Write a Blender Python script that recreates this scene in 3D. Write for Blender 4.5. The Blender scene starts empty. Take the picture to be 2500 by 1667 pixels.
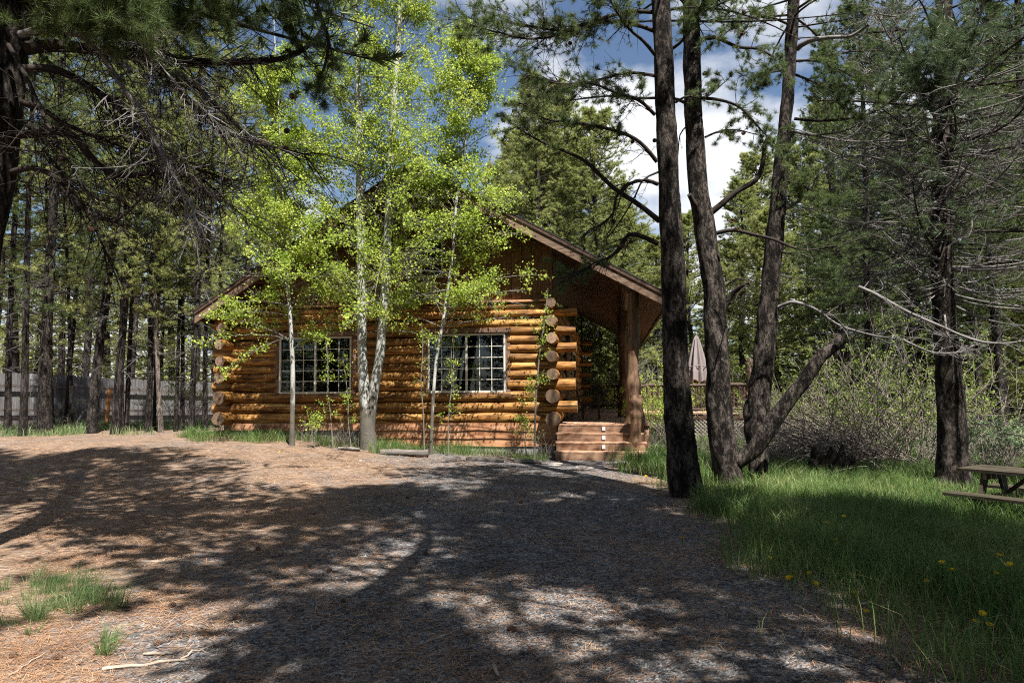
import bpy, math, random
import numpy as np
from mathutils import Vector, Matrix

random.seed(11)
scn = bpy.context.scene
col = scn.collection

# ------------------------------------------------------------------ camera
FPX = 1660.0                       # focal length in photograph pixels (2500 wide)
HCAM = 1.6
PITCH = math.radians(4.03)
ROLL = math.radians(0.5)
_F = np.array([0, math.cos(PITCH), math.sin(PITCH)])
_U0 = np.array([0, -math.sin(PITCH), math.cos(PITCH)])
_R0 = np.array([1.0, 0, 0])
_R = _R0 * math.cos(ROLL) - _U0 * math.sin(ROLL)
_U = _U0 * math.cos(ROLL) + _R0 * math.sin(ROLL)
CAMP = np.array([0, 0, HCAM])
cam_data = bpy.data.cameras.new('camera')
cam = bpy.data.objects.new('camera', cam_data)
col.objects.link(cam)
m = Matrix.Identity(4)
for i in range(3):
    m[i][0] = _R[i]; m[i][1] = _U[i]; m[i][2] = -_F[i]; m[i][3] = CAMP[i]
cam.matrix_world = m
cam_data.sensor_width = 36.0
cam_data.lens = 36.0 * FPX / 2500.0
cam_data.clip_start = 0.05
cam_data.clip_end = 2000.0
scn.camera = cam

# ------------------------------------------------------------------ sky, sun, exposure
SUN_EL = math.radians(60)
SUN_H = np.array([0.42, -0.907])   # horizontal direction TOWARDS the sun
SUN_H = SUN_H / np.linalg.norm(SUN_H)
world = bpy.data.worlds.new('World')
scn.world = world
world.use_nodes = True
wn = world.node_tree.nodes; wl = world.node_tree.links
wn.clear()
sky = wn.new('ShaderNodeTexSky')
sky.sky_type = 'NISHITA'
sky.sun_disc = False
sky.sun_elevation = SUN_EL
sky.sun_rotation = math.atan2(SUN_H[0], SUN_H[1])
sky.altitude = 600
sky.air_density = 1.0; sky.dust_density = 0.9; sky.ozone_density = 1.6
tcw = wn.new('ShaderNodeTexCoord')
mpw = wn.new('ShaderNodeMapping')
mpw.inputs['Scale'].default_value = (1.0, 1.0, 1.9)
mpw.inputs['Location'].default_value = (1.4, 4.7, 6.2)
wl.new(tcw.outputs['Generated'], mpw.inputs['Vector'])
nzw = wn.new('ShaderNodeTexNoise')
nzw.inputs['Scale'].default_value = 2.1
nzw.inputs['Detail'].default_value = 7.0
nzw.inputs['Roughness'].default_value = 0.55
wl.new(mpw.outputs['Vector'], nzw.inputs['Vector'])
crw = wn.new('ShaderNodeValToRGB')
crw.color_ramp.elements[0].position = 0.505
crw.color_ramp.elements[1].position = 0.61
wl.new(nzw.outputs['Fac'], crw.inputs['Fac'])
mxw = wn.new('ShaderNodeMixRGB')
mxw.inputs['Color2'].default_value = (8.0, 8.15, 8.4, 1)
wl.new(crw.outputs['Color'], mxw.inputs['Fac'])
wl.new(sky.outputs['Color'], mxw.inputs['Color1'])
bgw = wn.new('ShaderNodeBackground')
bgw.inputs['Strength'].default_value = 0.05
wl.new(mxw.outputs['Color'], bgw.inputs['Color'])
outw = wn.new('ShaderNodeOutputWorld')
wl.new(bgw.outputs['Background'], outw.inputs['Surface'])

sun_data = bpy.data.lights.new('sun', 'SUN')
sun_data.energy = 5.0
sun_data.angle = math.radians(0.53)
sun_data.color = (1.0, 0.95, 0.87)
sun = bpy.data.objects.new('sun', sun_data)
col.objects.link(sun)
_sd = Vector((SUN_H[0] * math.cos(SUN_EL), SUN_H[1] * math.cos(SUN_EL), math.sin(SUN_EL)))
sun.rotation_euler = _sd.to_track_quat('Z', 'Y').to_euler()
sun.location = (6, -10, 25)

vs = scn.view_settings
vs.view_transform = 'Standard'; vs.look = 'None'; vs.gamma = 1.0; vs.exposure = 1.42
vs.use_curve_mapping = False
scn.cycles.max_bounces = 6
scn.cycles.diffuse_bounces = 1
scn.cycles.transmission_bounces = 4
scn.cycles.transparent_max_bounces = 6
scn.cycles.caustics_reflective = False
scn.cycles.caustics_refractive = False
scn.cycles.use_denoising = False
scn.cycles.filter_width = 1.1

# ------------------------------------------------------------------ helpers: place things
def ss(t):
    t = np.clip(t, 0, 1)
    return t * t * (3 - 2 * t)
def ground_z(x, y):
    x = np.asarray(x, float); y = np.asarray(y, float)
    z = 0.47 * ss((y - 8.0) / 9.0) * ss((1.6 - x) / 9.2)
    z = z - 0.22 * ss((x - 2.6) / 5.0) * ss((y - 3.0) / 5.0)
    z = z - 0.28 * ss((y - 23.0) / 10.0) * ss((1.6 - x) / 9.2)
    z = z + 0.012 * np.sin(x * 1.9 + 0.6 * y) * np.sin(y * 1.3 - 0.4 * x + 1.0)
    z = z + 0.006 * np.sin(x * 4.7 + 1.3) * np.sin(y * 4.1 + 0.7)
    return z
def gz(x, y): return float(ground_z(x, y))
def P(px, py, D):
    """point at depth D metres (along +Y) seen at photograph pixel (px, py)"""
    d = _F + _R * ((px - 1250.0) / FPX) + _U * ((833.5 - py) / FPX)
    return CAMP + d * (D / d[1])
def G(px, py):
    """ground point seen at photograph pixel (px, py)"""
    lo, hi = 1.5, 90.0
    for _ in range(50):
        mid = 0.5 * (lo + hi)
        p = P(px, py, mid)
        if p[2] > gz(p[0], p[1]): lo = mid
        else: hi = mid
    p = P(px, py, 0.5 * (lo + hi)); p[2] = gz(p[0], p[1])
    return p

# ------------------------------------------------------------------ helpers: meshes
class MB:
    """collects vertices and faces; mesh() makes one mesh of them"""
    def __init__(s): s.v = []; s.f3 = []; s.f4 = []; s.n = 0; s.m3 = []; s.m4 = []
    def add(s, v, q=None, t=None, mi=0):
        v = np.asarray(v, float).reshape(-1, 3)
        if q is not None and len(q):
            q = np.asarray(q, int).reshape(-1, 4) + s.n; s.f4.append(q); s.m4.append(np.full(len(q), mi))
        if t is not None and len(t):
            t = np.asarray(t, int).reshape(-1, 3) + s.n; s.f3.append(t); s.m3.append(np.full(len(t), mi))
        s.v.append(v); s.n += len(v)
        return s
    def box(s, a, b, mi=0):
        x0, y0, z0 = a; x1, y1, z1 = b
        v = [(x0,y0,z0),(x1,y0,z0),(x1,y1,z0),(x0,y1,z0),(x0,y0,z1),(x1,y0,z1),(x1,y1,z1),(x0,y1,z1)]
        return s.add(v, [(0,3,2,1),(4,5,6,7),(0,1,5,4),(1,2,6,5),(2,3,7,6),(3,0,4,7)], mi=mi)
    def hexa(s, v, mi=0):
        return s.add(v, [(0,3,2,1),(4,5,6,7),(0,1,5,4),(1,2,6,5),(2,3,7,6),(3,0,4,7)], mi=mi)
    def bar(s, p, q, w, h, up=(0,0,1), mi=0):
        p = np.asarray(p, float); q = np.asarray(q, float)
        d = q - p; d /= np.linalg.norm(d)
        up = np.asarray(up, float)
        a = np.cross(d, up); a /= np.linalg.norm(a)
        b = np.cross(a, d)
        a = a * w / 2; b = b * h / 2
        return s.hexa([p-a-b, q-a-b, q+a-b, p+a-b, p-a+b, q-a+b, q+a+b, p+a+b], mi)
    def mesh(s, name, smooth=False):
        me = bpy.data.meshes.new(name)
        v = np.concatenate(s.v) if s.v else np.zeros((0, 3))
        t = np.concatenate(s.f3) if s.f3 else np.zeros((0, 3), int)
        q = np.concatenate(s.f4) if s.f4 else np.zeros((0, 4), int)
        nt, nq = len(t), len(q)
        me.vertices.add(len(v)); me.vertices.foreach_set('co', v.astype(np.float32).ravel())
        loops = np.concatenate([t.ravel(), q.ravel()]).astype(np.int32)
        me.loops.add(len(loops)); me.loops.foreach_set('vertex_index', loops)
        me.polygons.add(nt + nq)
        st = np.concatenate([np.arange(nt) * 3, nt * 3 + np.arange(nq) * 4]).astype(np.int32)
        me.polygons.foreach_set('loop_start', st)
        mi = np.concatenate((s.m3 if s.m3 else [np.zeros(0)]) + (s.m4 if s.m4 else [np.zeros(0)])).astype(np.int32)
        me.polygons.foreach_set('material_index', mi)
        me.polygons.foreach_set('use_smooth', np.full(nt + nq, bool(smooth)))
        me.update(calc_edges=True)
        return me
def obj(name, me, mats, parent=None, loc=None, rot=None, scale=None):
    if isinstance(me, MB): me = me.mesh(name)
    if mats is not None and len(me.materials) == 0:
        for mm in (mats if isinstance(mats, (list, tuple)) else [mats]): me.materials.append(mm)
    o = bpy.data.objects.new(name, me)
    col.objects.link(o)
    if parent is not None: o.parent = parent
    if loc is not None: o.location = [float(c) for c in loc]
    if rot is not None: o.rotation_euler = rot
    if scale is not None: o.scale = scale
    return o
def tag(o, label=None, cat=None, group=None, kind=None):
    if label: o['label'] = label
    if cat: o['category'] = cat
    if group: o['group'] = group
    if kind: o['kind'] = kind
    return o
def empty(name, loc=(0, 0, 0), rot=(0, 0, 0), label=None, cat=None, group=None):
    o = bpy.data.objects.new(name, None)
    o.empty_display_size = 0.2
    col.objects.link(o)
    o.location = [float(c) for c in loc]; o.rotation_euler = rot
    return tag(o, label, cat, group)
def nrm(a):
    return a / np.maximum(np.linalg.norm(a, axis=-1, keepdims=True), 1e-9)
def resample(pts, rad, step):
    pts = np.asarray(pts, float); rad = np.asarray(rad, float)
    n = len(pts)
    out = []; ro = []
    for i in range(n - 1):
        p0 = pts[max(i-1, 0)]; p1 = pts[i]; p2 = pts[i+1]; p3 = pts[min(i+2, n-1)]
        k = max(1, int(round(np.linalg.norm(p2 - p1) / step)))
        for j in range(k):
            t = j / k
            out.append(0.5*((2*p1)+(-p0+p2)*t+(2*p0-5*p1+4*p2-p3)*t*t+(-p0+3*p1-3*p2+p3)*t**3))
            ro.append(rad[i]*(1-t)+rad[i+1]*t)
    out.append(pts[-1]); ro.append(rad[-1])
    return np.array(out), np.array(ro)
def tube(mb, pts, rad, sides=10, cap=True, rough=0.0, seed=0, mi=0, cap_mi=None, flare=None):
    pts = np.asarray(pts, float); rad = np.asarray(rad, float)
    n = len(pts)
    T = nrm(np.gradient(pts, axis=0))
    ref = np.array([1.0, 0.13, 0.05]) if abs(T[:, 0]).mean() < 0.75 else np.array([0.1, 0.2, 1.0])
    N1 = nrm(np.cross(T, ref)); N2 = np.cross(T, N1)
    th = np.linspace(0, 2*np.pi, sides, endpoint=False)
    rr = np.repeat(rad[:, None], sides, 1)
    if rough > 0:
        rs = np.random.default_rng(seed)
        s = np.concatenate([[0], np.cumsum(np.linalg.norm(np.diff(pts, axis=0), axis=1))])
        nz = np.zeros((n, sides))
        for k in range(9):
            mm = rs.integers(1, 9); f = rs.uniform(0.8, 11.0)
            nz += np.sin(mm*th[None]+f*s[:, None]+rs.uniform(0, 6.3)) / (1+0.25*mm)
        nz += rs.normal(0, 0.5, (n, sides))
        rr = rr * (1 + rough * nz * 0.4)
    v = pts[:, None] + rr[..., None] * (np.cos(th)[None, :, None]*N1[:, None] + np.sin(th)[None, :, None]*N2[:, None])
    i = np.arange(n-1)[:, None]*sides; j = np.arange(sides)[None]
    j2 = (j+1) % sides
    q = np.stack([i+j, i+j2, i+sides+j2, i+sides+j], -1).reshape(-1, 4)
    b0 = mb.n
    mb.add(v, q, mi=mi)
    if cap:
        for e, order in ((0, 1), (n-1, -1)):
            c = pts[e]
            ring = v[e]
            vv = np.concatenate([ring, c[None]])
            t = [((k+1) % sides, k, sides)[::order] for k in range(sides)]
            mb.add(vv, None, t, mi=(mi if cap_mi is None else cap_mi))
    return mb
def bez(A, B, C, t):
    t = np.asarray(t)
    if t.ndim == 1: t = t[None]
    t = t[..., None]
    return A[:, None]*(1-t)**2 + B[:, None]*2*t*(1-t) + C[:, None]*t*t
def bez_tubes(mb, A, B, C, r0, r1, seg=4, sides=3, rs=None, mi=0):
    """many little tapering tubes along quadratic curves"""
    N = len(A)
    if N == 0: return
    t = np.linspace(0, 1, seg+1)
    p = bez(A, B, C, t)
    T = nrm(2*(1-t)[None, :, None]*(B-A)[:, None] + 2*t[None, :, None]*(C-B)[:, None])
    ref = rs.normal(0, 1, (N, 3))
    N1 = nrm(np.cross(T, ref[:, None])); N2 = np.cross(T, N1)
    th = np.linspace(0, 2*np.pi, sides, endpoint=False)
    r0 = np.broadcast_to(np.asarray(r0, float), (N,)); r1 = np.broadcast_to(np.asarray(r1, float), (N,))
    r = r0[:, None]*(1-t)[None] + r1[:, None]*t[None]
    v = p[:, :, None] + r[:, :, None, None]*(np.cos(th)[None, None, :, None]*N1[:, :, None]+np.sin(th)[None, None, :, None]*N2[:, :, None])
    base = (np.arange(N)*(seg+1)*sides)[:, None, None]
    i = (np.arange(seg)*sides)[None, :, None]; j = np.arange(sides)[None, None]; j2 = (j+1) % sides
    q = np.stack([base+i+j, base+i+j2, base+i+sides+j2, base+i+sides+j], -1).reshape(-1, 4)
    mb.add(v.reshape(-1, 3), q, mi=mi)
def needles(mb, Pn, D, n, ln, wd, rs, spread=(0.25, 1.25), back=0.05, mi=0):
    """pine needle tufts: n slim faces fanning out round each shoot"""
    N = len(Pn)
    if N == 0: return
    D = nrm(D)
    a = nrm(np.cross(D, rs.normal(0, 1, (N, 3)))); b = np.cross(D, a)
    ph = rs.uniform(0, 2*np.pi, (N, n)); thn = rs.uniform(spread[0], spread[1], (N, n))
    d = D[:, None]*np.cos(thn)[..., None] + (a[:, None]*np.cos(ph)[..., None]+b[:, None]*np.sin(ph)[..., None])*np.sin(thn)[..., None]
    L = ln*rs.uniform(0.65, 1.15, (N, n))
    base = Pn[:, None] - D[:, None]*(back*rs.uniform(0, 1.0, (N, n)))[..., None]
    side = nrm(np.cross(d, rs.normal(0, 1, (N, n, 3))))*(wd/2)
    tip = base + d*L[..., None]
    tip[..., 2] -= 0.12*L*rs.uniform(0, 1, (N, n))
    v = np.stack([base-side, base+side, tip], 2).reshape(-1, 3)
    t = np.arange(len(v)).reshape(-1, 3)
    mb.add(v, None, t, mi=mi)
def leaves(mb, Pn, size, rs, tilt=1.0, mi=0):
    """small broad leaves, each a folded pair of faces"""
    N = len(Pn)
    d = nrm(rs.normal(0, 1, (N, 3)) + np.array([0, 0, -0.35]))
    nn = nrm(np.cross(d, rs.normal(0, 1, (N, 3))))
    up = np.cross(d, nn)
    s = size*rs.uniform(0.6, 1.2, (N, 1))
    v = np.stack([Pn, Pn+d*s*0.5+nn*s*0.46+up*s*0.10, Pn+d*s, Pn+d*s*0.5-nn*s*0.46+up*s*0.10], 1).reshape(-1, 3)
    b = np.arange(N)[:, None]*4
    t = np.concatenate([b+np.array([[0, 1, 2]]), b+np.array([[0, 2, 3]])])
    mb.add(v, None, t, mi=mi)

# ------------------------------------------------------------------ materials
def new_mat(name):
    mt = bpy.data.materials.new(name); mt.use_nodes = True
    nt = mt.node_tree; nt.nodes.clear()
    o = nt.nodes.new('ShaderNodeOutputMaterial')
    return mt, nt, o
def N(nt, typ, **kw):
    n = nt.nodes.new(typ)
    for k, v in kw.items():
        if k in n.inputs: n.inputs[k].default_value = v
        else: setattr(n, k, v)
    return n
def L(nt, a, b): nt.links.new(a, b)
def ramp(nt, fac, stops):
    r = nt.nodes.new('ShaderNodeValToRGB')
    el = r.color_ramp.elements
    while len(el) < len(stops): el.new(0.5)
    for e, (p, c) in zip(el, stops):
        e.position = p; e.color = (*c, 1) if len(c) == 3 else c
    L(nt, fac, r.inputs['Fac'])
    return r.outputs['Color']
def mix(nt, fac, a, b, mode='MIX'):
    n = nt.nodes.new('ShaderNodeMixRGB'); n.blend_type = mode
    if hasattr(fac, 'links'): L(nt, fac, n.inputs[0])
    else: n.inputs[0].default_value = fac
    for i, c in ((1, a), (2, b)):
        if hasattr(c, 'links'): L(nt, c, n.inputs[i])
        else: n.inputs[i].default_value = (*c, 1)
    return n.outputs[0]
def coords(nt, kind='Object', scale=(1, 1, 1), rnd=False):
    tc = N(nt, 'ShaderNodeTexCoord')
    mp = N(nt, 'ShaderNodeMapping'); mp.inputs['Scale'].default_value = scale
    src = tc.outputs[kind]
    if rnd:
        oi = N(nt, 'ShaderNodeObjectInfo')
        ml = N(nt, 'ShaderNodeMath', operation='MULTIPLY'); ml.inputs[1].default_value = 37.0
        L(nt, oi.outputs['Random'], ml.inputs[0])
        cb = N(nt, 'ShaderNodeCombineXYZ')
        for k in range(3): L(nt, ml.outputs[0], cb.inputs[k])
        L(nt, cb.outputs[0], mp.inputs['Location'])
    L(nt, src, mp.inputs['Vector'])
    return mp.outputs['Vector']
def noise(nt, vec, scale, detail=4, rough=0.55, out='Fac'):
    n = N(nt, 'ShaderNodeTexNoise')
    n.inputs['Scale'].default_value = scale; n.inputs['Detail'].default_value = detail; n.inputs['Roughness'].default_value = rough
    L(nt, vec, n.inputs['Vector'])
    return n.outputs[out]
def bsdf(nt, o, colr, rough=0.7, bump=None, bstr=0.3, bdist=0.02, spec=0.3):
    p = N(nt, 'ShaderNodeBsdfPrincipled')
    if hasattr(colr, 'links'): L(nt, colr, p.inputs['Base Color'])
    else: p.inputs['Base Color'].default_value = (*colr, 1)
    if hasattr(rough, 'links'): L(nt, rough, p.inputs['Roughness'])
    else: p.inputs['Roughness'].default_value = rough
    p.inputs['Specular IOR Level'].default_value = spec
    if bump is not None:
        b = N(nt, 'ShaderNodeBump'); b.inputs['Strength'].default_value = bstr; b.inputs['Distance'].default_value = bdist
        L(nt, bump, b.inputs['Height']); L(nt, b.outputs['Normal'], p.inputs['Normal'])
    L(nt, p.outputs[0], o.inputs['Surface'])
    return p
def wood(name, c0, c1, c2, scale=(1.2, 14, 14), rough=0.55, spec=0.35, rnd=True, knots=True, bstr=0.4, vary=0.25, blot=0.0):
    mt, nt, o = new_mat(name)
    v = coords(nt, 'Object', scale, rnd)
    a = noise(nt, v, 1.6, 6, 0.6)
    c = ramp(nt, a, [(0.28, c0), (0.5, c1), (0.72, c2)])
    v2 = coords(nt, 'Object', (scale[0]*0.7, scale[1]*2.2, scale[2]*2.2), rnd)
    g = noise(nt, v2, 2.5, 5, 0.7)
    chk = ramp(nt, g, [(0.30, (0.12, 0.1, 0.09)), (0.40, (1, 1, 1))])
    c = mix(nt, 0.85, c, chk, 'MULTIPLY')
    if knots:
        v3 = coords(nt, 'Object', (1.5, 3, 3), rnd)
        k = noise(nt, v3, 2.2, 2, 0.4)
        kk = ramp(nt, k, [(0.60, (1, 1, 1)), (0.70, (0.45, 0.33, 0.26))])
        c = mix(nt, 0.8, c, kk, 'MULTIPLY')
    if blot:
        vb = coords(nt, 'Object', (1.1, 5, 5), rnd)
        nb2 = noise(nt, vb, 1.3, 4, 0.6)
        c = mix(nt, blot, c, ramp(nt, nb2, [(0.34, (0.25, 0.20, 0.17)), (0.47, (0.75, 0.72, 0.70)), (0.66, (1.15, 1.12, 1.05))]), 'MULTIPLY')
        vc = coords(nt, 'Object', (0.22, 9, 9), rnd)
        nc = noise(nt, vc, 3.0, 3, 0.55)
        c = mix(nt, 0.9, c, ramp(nt, nc, [(0.365, (0.06, 0.05, 0.045)), (0.395, (1, 1, 1))]), 'MULTIPLY')
    oi = N(nt, 'ShaderNodeObjectInfo')
    rv = ramp(nt, oi.outputs['Random'], [(0.0, (1-vary,)*3), (1.0, (1, 1, 1))])
    c = mix(nt, 1.0, c, rv, 'MULTIPLY')
    bsdf(nt, o, c, rough, g, bstr, 0.012, spec)
    return mt
M = {}
M['log'] = wood('varnished_log', (0.14, 0.058, 0.018), (0.47, 0.23, 0.064), (0.80, 0.50, 0.18), (1.0, 10, 10), 0.6, 0.22, bstr=0.7, vary=0.5, blot=1.0)
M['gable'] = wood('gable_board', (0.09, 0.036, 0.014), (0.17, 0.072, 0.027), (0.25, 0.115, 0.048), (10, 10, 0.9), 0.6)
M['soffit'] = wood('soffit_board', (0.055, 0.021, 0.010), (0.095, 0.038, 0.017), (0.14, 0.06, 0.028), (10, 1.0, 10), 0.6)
M['siding'] = wood('skirt_siding', (0.27, 0.115, 0.055), (0.46, 0.22, 0.11), (0.60, 0.36, 0.22), (0.8, 5, 7), 0.6)
M['fascia'] = wood('fascia_wood', (0.09, 0.055, 0.036), (0.18, 0.115, 0.075), (0.30, 0.21, 0.145), (1.2, 12, 12), 0.7)
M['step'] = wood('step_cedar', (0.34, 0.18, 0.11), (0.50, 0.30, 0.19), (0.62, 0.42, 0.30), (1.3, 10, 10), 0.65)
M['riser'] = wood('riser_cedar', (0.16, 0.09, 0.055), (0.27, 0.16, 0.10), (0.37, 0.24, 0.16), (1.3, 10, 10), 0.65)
M['post'] = wood('peeled_post', (0.075, 0.04, 0.022), (0.17, 0.098, 0.055), (0.31, 0.20, 0.12), (9, 9, 0.8), 0.7)
M['darkwood'] = wood('dark_stained_wood', (0.035, 0.02, 0.014), (0.07, 0.038, 0.025), (0.11, 0.06, 0.04), (6, 6, 1), 0.6)
M['trim'] = wood('brown_trim', (0.10, 0.055, 0.035), (0.17, 0.10, 0.07), (0.23, 0.15, 0.11), (4, 4, 4), 0.65, knots=False)
M['grey_fence'] = wood('weathered_grey_fence', (0.085, 0.083, 0.085), (0.165, 0.16, 0.163), (0.27, 0.265, 0.27), (12, 12, 0.8), 0.85, 0.15, knots=False, vary=0.35)
M['fence_rail'] = wood('fence_rail_wood', (0.06, 0.05, 0.045), (0.11, 0.095, 0.085), (0.18, 0.16, 0.15), (2, 12, 12), 0.85, 0.15, knots=False)
M['stake'] = wood('orange_stake_wood', (0.35, 0.14, 0.05), (0.48, 0.21, 0.08), (0.58, 0.28, 0.12), (9, 9, 1), 0.7)
M['picnic'] = wood('picnic_table_wood', (0.028, 0.022, 0.013), (0.05, 0.04, 0.024), (0.09, 0.074, 0.047), (1.5, 12, 12), 0.75)
M['greylog'] = wood('weathered_grey_log', (0.06, 0.053, 0.047), (0.15, 0.133, 0.12), (0.29, 0.265, 0.24), (1.4, 12, 12), 0.85, 0.15)
M['lattice'] = wood('lattice_wood', (0.16, 0.14, 0.12), (0.27, 0.24, 0.21), (0.36, 0.33, 0.29), (5, 5, 5), 0.8, knots=False)

def m_logend():
    mt, nt, o = new_mat('sawn_log_end')
    v = coords(nt, 'Object', (0.0001, 1, 1), False)
    w = N(nt, 'ShaderNodeTexWave', wave_type='RINGS', rings_direction='X')
    w.inputs['Scale'].default_value = 22; w.inputs['Distortion'].default_value = 2.5; w.inputs['Detail'].default_value = 3
    L(nt, v, w.inputs['Vector'])
    c = ramp(nt, w.outputs['Fac'], [(0.0, (0.17, 0.115, 0.085)), (1.0, (0.36, 0.255, 0.18))])
    n2 = noise(nt, coords(nt, 'Object', (1, 1, 1), True), 9, 4)
    c = mix(nt, 0.6, c, ramp(nt, n2, [(0.35, (0.55, 0.5, 0.48)), (0.6, (1, 1, 1))]), 'MULTIPLY')
    oi = N(nt, 'ShaderNodeObjectInfo')
    c = mix(nt, 1.0, c, ramp(nt, oi.outputs['Random'], [(0.0, (0.5, 0.48, 0.46)), (1.0, (1.1, 1.08, 1.05))]), 'MULTIPLY')
    vr = N(nt, 'ShaderNodeTexVoronoi', feature='DISTANCE_TO_EDGE'); vr.inputs['Scale'].default_value = 9; L(nt, coords(nt, 'Object', (0.0001, 1, 1), True), vr.inputs['Vector'])
    c = mix(nt, 0.75, c, ramp(nt, vr.outputs['Distance'], [(0.0, (0.25, 0.2, 0.17)), (0.035, (1, 1, 1))]), 'MULTIPLY')
    bsdf(nt, o, c, 0.8, w.outputs['Fac'], 0.15, 0.01, 0.2)
    return mt
M['logend'] = m_logend()
def m_bark(name, c0, c1, c2, zs=1.0, bstr=1.0):
    mt, nt, o = new_mat(name)
    v = coords(nt, 'Object', (1, 1, 0.42*zs), True)
    w1 = noise(nt, v, 6.0, 3, 0.6, 'Color')
    vv = mix(nt, 0.12, v, w1, 'ADD')
    n1 = noise(nt, vv, 30.0, 6, 0.72)
    n2 = noise(nt, vv, 9.0, 4, 0.6)
    h = mix(nt, 0.5, n1, n2)
    c = ramp(nt, h, [(0.42, c0), (0.49, c1), (0.56, c2), (0.66, tuple(min(1, k*1.6) for k in c2))])
    n3 = noise(nt, coords(nt, 'Object', (1, 1, 0.4), True), 2.2, 3)
    c = mix(nt, 0.7, c, ramp(nt, n3, [(0.35, (0.5, 0.48, 0.47)), (0.65, (1, 1, 1))]), 'MULTIPLY')
    bsdf(nt, o, c, 0.92, h, bstr, 0.12, 0.12)
    return mt
M['bark'] = m_bark('pine_bark', (0.007, 0.006, 0.0055), (0.024, 0.02, 0.0175), (0.105, 0.088, 0.077))
M['bark_far'] = m_bark('pine_bark_far', (0.010, 0.0085, 0.008), (0.028, 0.024, 0.022), (0.085, 0.074, 0.067))
M['bark_pale'] = m_bark('pine_bark_pale', (0.06, 0.05, 0.045), (0.18, 0.15, 0.13), (0.34, 0.29, 0.25))
M['wound'] = wood('bare_wound_wood', (0.08, 0.055, 0.04), (0.17, 0.12, 0.085), (0.30, 0.23, 0.17), (8, 8, 0.8), 0.8)
def m_simple(name, c, rough=0.7, spec=0.3, nsc=None, amt=0.3):
    mt, nt, o = new_mat(name)
    if nsc:
        n = noise(nt, coords(nt, 'Object', (1, 1, 1), True), nsc, 5)
        c = mix(nt, 1.0, c, ramp(nt, n, [(0.3, (1-amt,)*3), (0.7, (1, 1, 1))]), 'MULTIPLY')
    bsdf(nt, o, c, rough, None, spec=spec)
    return mt
M['branch'] = m_simple('pine_branch', (0.05, 0.041, 0.036), 0.9, 0.1, 6, 0.5)
M['deadbranch'] = m_simple('dead_grey_branch', (0.23, 0.215, 0.21), 0.85, 0.15, 5, 0.55)
M['deadtwig'] = m_simple('dead_twig', (0.13, 0.12, 0.115), 0.85, 0.15, 5, 0.55)
M['willow'] = m_simple('brush_stem', (0.29, 0.245, 0.215), 0.85, 0.15, 3, 0.5)
M['frame'] = m_simple('cream_window_frame', (0.62, 0.60, 0.53), 0.5, 0.4, 8, 0.12)
M['curtain'] = m_simple('pale_curtain', (0.22, 0.22, 0.22), 0.9, 0.1)
M['lampshade'] = m_simple('lamp_shade', (0.55, 0.30, 0.12), 0.9, 0.1)
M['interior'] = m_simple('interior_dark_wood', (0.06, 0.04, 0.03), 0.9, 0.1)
M['concrete'] = m_simple('concrete', (0.34, 0.33, 0.31), 0.9, 0.1, 7, 0.4)
M['shingle'] = m_simple('asphalt_shingle', (0.055, 0.05, 0.048), 0.95, 0.1, 20, 0.5)
M['umbrella'] = m_simple('umbrella_cloth', (0.24, 0.205, 0.205), 0.9, 0.1, 6, 0.15)
M['metal'] = m_simple('dark_metal', (0.03, 0.03, 0.032), 0.45, 0.5)
M['white'] = m_simple('white_plastic', (0.75, 0.75, 0.72), 0.5, 0.4)
M['cone'] = m_simple('pine_cone_scales', (0.16, 0.10, 0.07), 0.85, 0.15, 30, 0.5)
M['stick'] = m_simple('fallen_stick', (0.40, 0.33, 0.27), 0.85, 0.15, 12, 0.45)
M['char'] = m_simple('charred_stump', (0.025, 0.02, 0.018), 0.9, 0.1, 9, 0.5)
M['rock'] = m_simple('pale_rock', (0.42, 0.38, 0.35), 0.9, 0.1, 6, 0.4)

def m_leaf(name, stops, trans=0.35, tcol=(0.3, 0.4, 0.05), rough=0.6, posn=1.3):
    mt, nt, o = new_mat(name)
    g = N(nt, 'ShaderNodeNewGeometry')
    n = noise(nt, g.outputs['Position'], posn, 2)
    ad = N(nt, 'ShaderNodeMath', operation='MULTIPLY_ADD')
    L(nt, g.outputs['Random Per Island'], ad.inputs[0]); ad.inputs[1].default_value = 0.6
    sb = N(nt, 'ShaderNodeMath', operation='MULTIPLY_ADD'); L(nt, n, sb.inputs[0]); sb.inputs[1].default_value = 1.4; sb.inputs[2].default_value = -0.5
    L(nt, sb.outputs[0], ad.inputs[2])
    c = ramp(nt, ad.outputs[0], stops)
    d = N(nt, 'ShaderNodeBsdfPrincipled'); L(nt, c, d.inputs['Base Color']); d.inputs['Roughness'].default_value = rough
    d.inputs['Specular IOR Level'].default_value = 0.25
    t = N(nt, 'ShaderNodeBsdfTranslucent')
    L(nt, mix(nt, 0.5, c, tcol), t.inputs['Color'])
    ms = N(nt, 'ShaderNodeMixShader'); ms.inputs[0].default_value = trans
    L(nt, d.outputs[0], ms.inputs[1]); L(nt, t.outputs[0], ms.inputs[2]); L(nt, ms.outputs[0], o.inputs['Surface'])
    return mt
M['aspenleaf'] = m_leaf('aspen_leaf', [(0.05, (0.16, 0.27, 0.03)), (0.5, (0.33, 0.45, 0.06)), (0.95, (0.60, 0.63, 0.17))], 0.45, (0.55, 0.64, 0.10))
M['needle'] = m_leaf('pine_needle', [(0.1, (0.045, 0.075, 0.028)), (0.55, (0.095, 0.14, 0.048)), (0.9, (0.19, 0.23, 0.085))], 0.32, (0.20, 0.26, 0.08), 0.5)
M['needle_sun'] = m_leaf('pine_needle_sunlit', [(0.1, (0.12, 0.17, 0.05)), (0.5, (0.28, 0.32, 0.105)), (0.9, (0.48, 0.48, 0.19))], 0.4, (0.36, 0.40, 0.12), 0.5)  # sunlit copy of the needle green: sunshine is brightened into the colour
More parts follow.
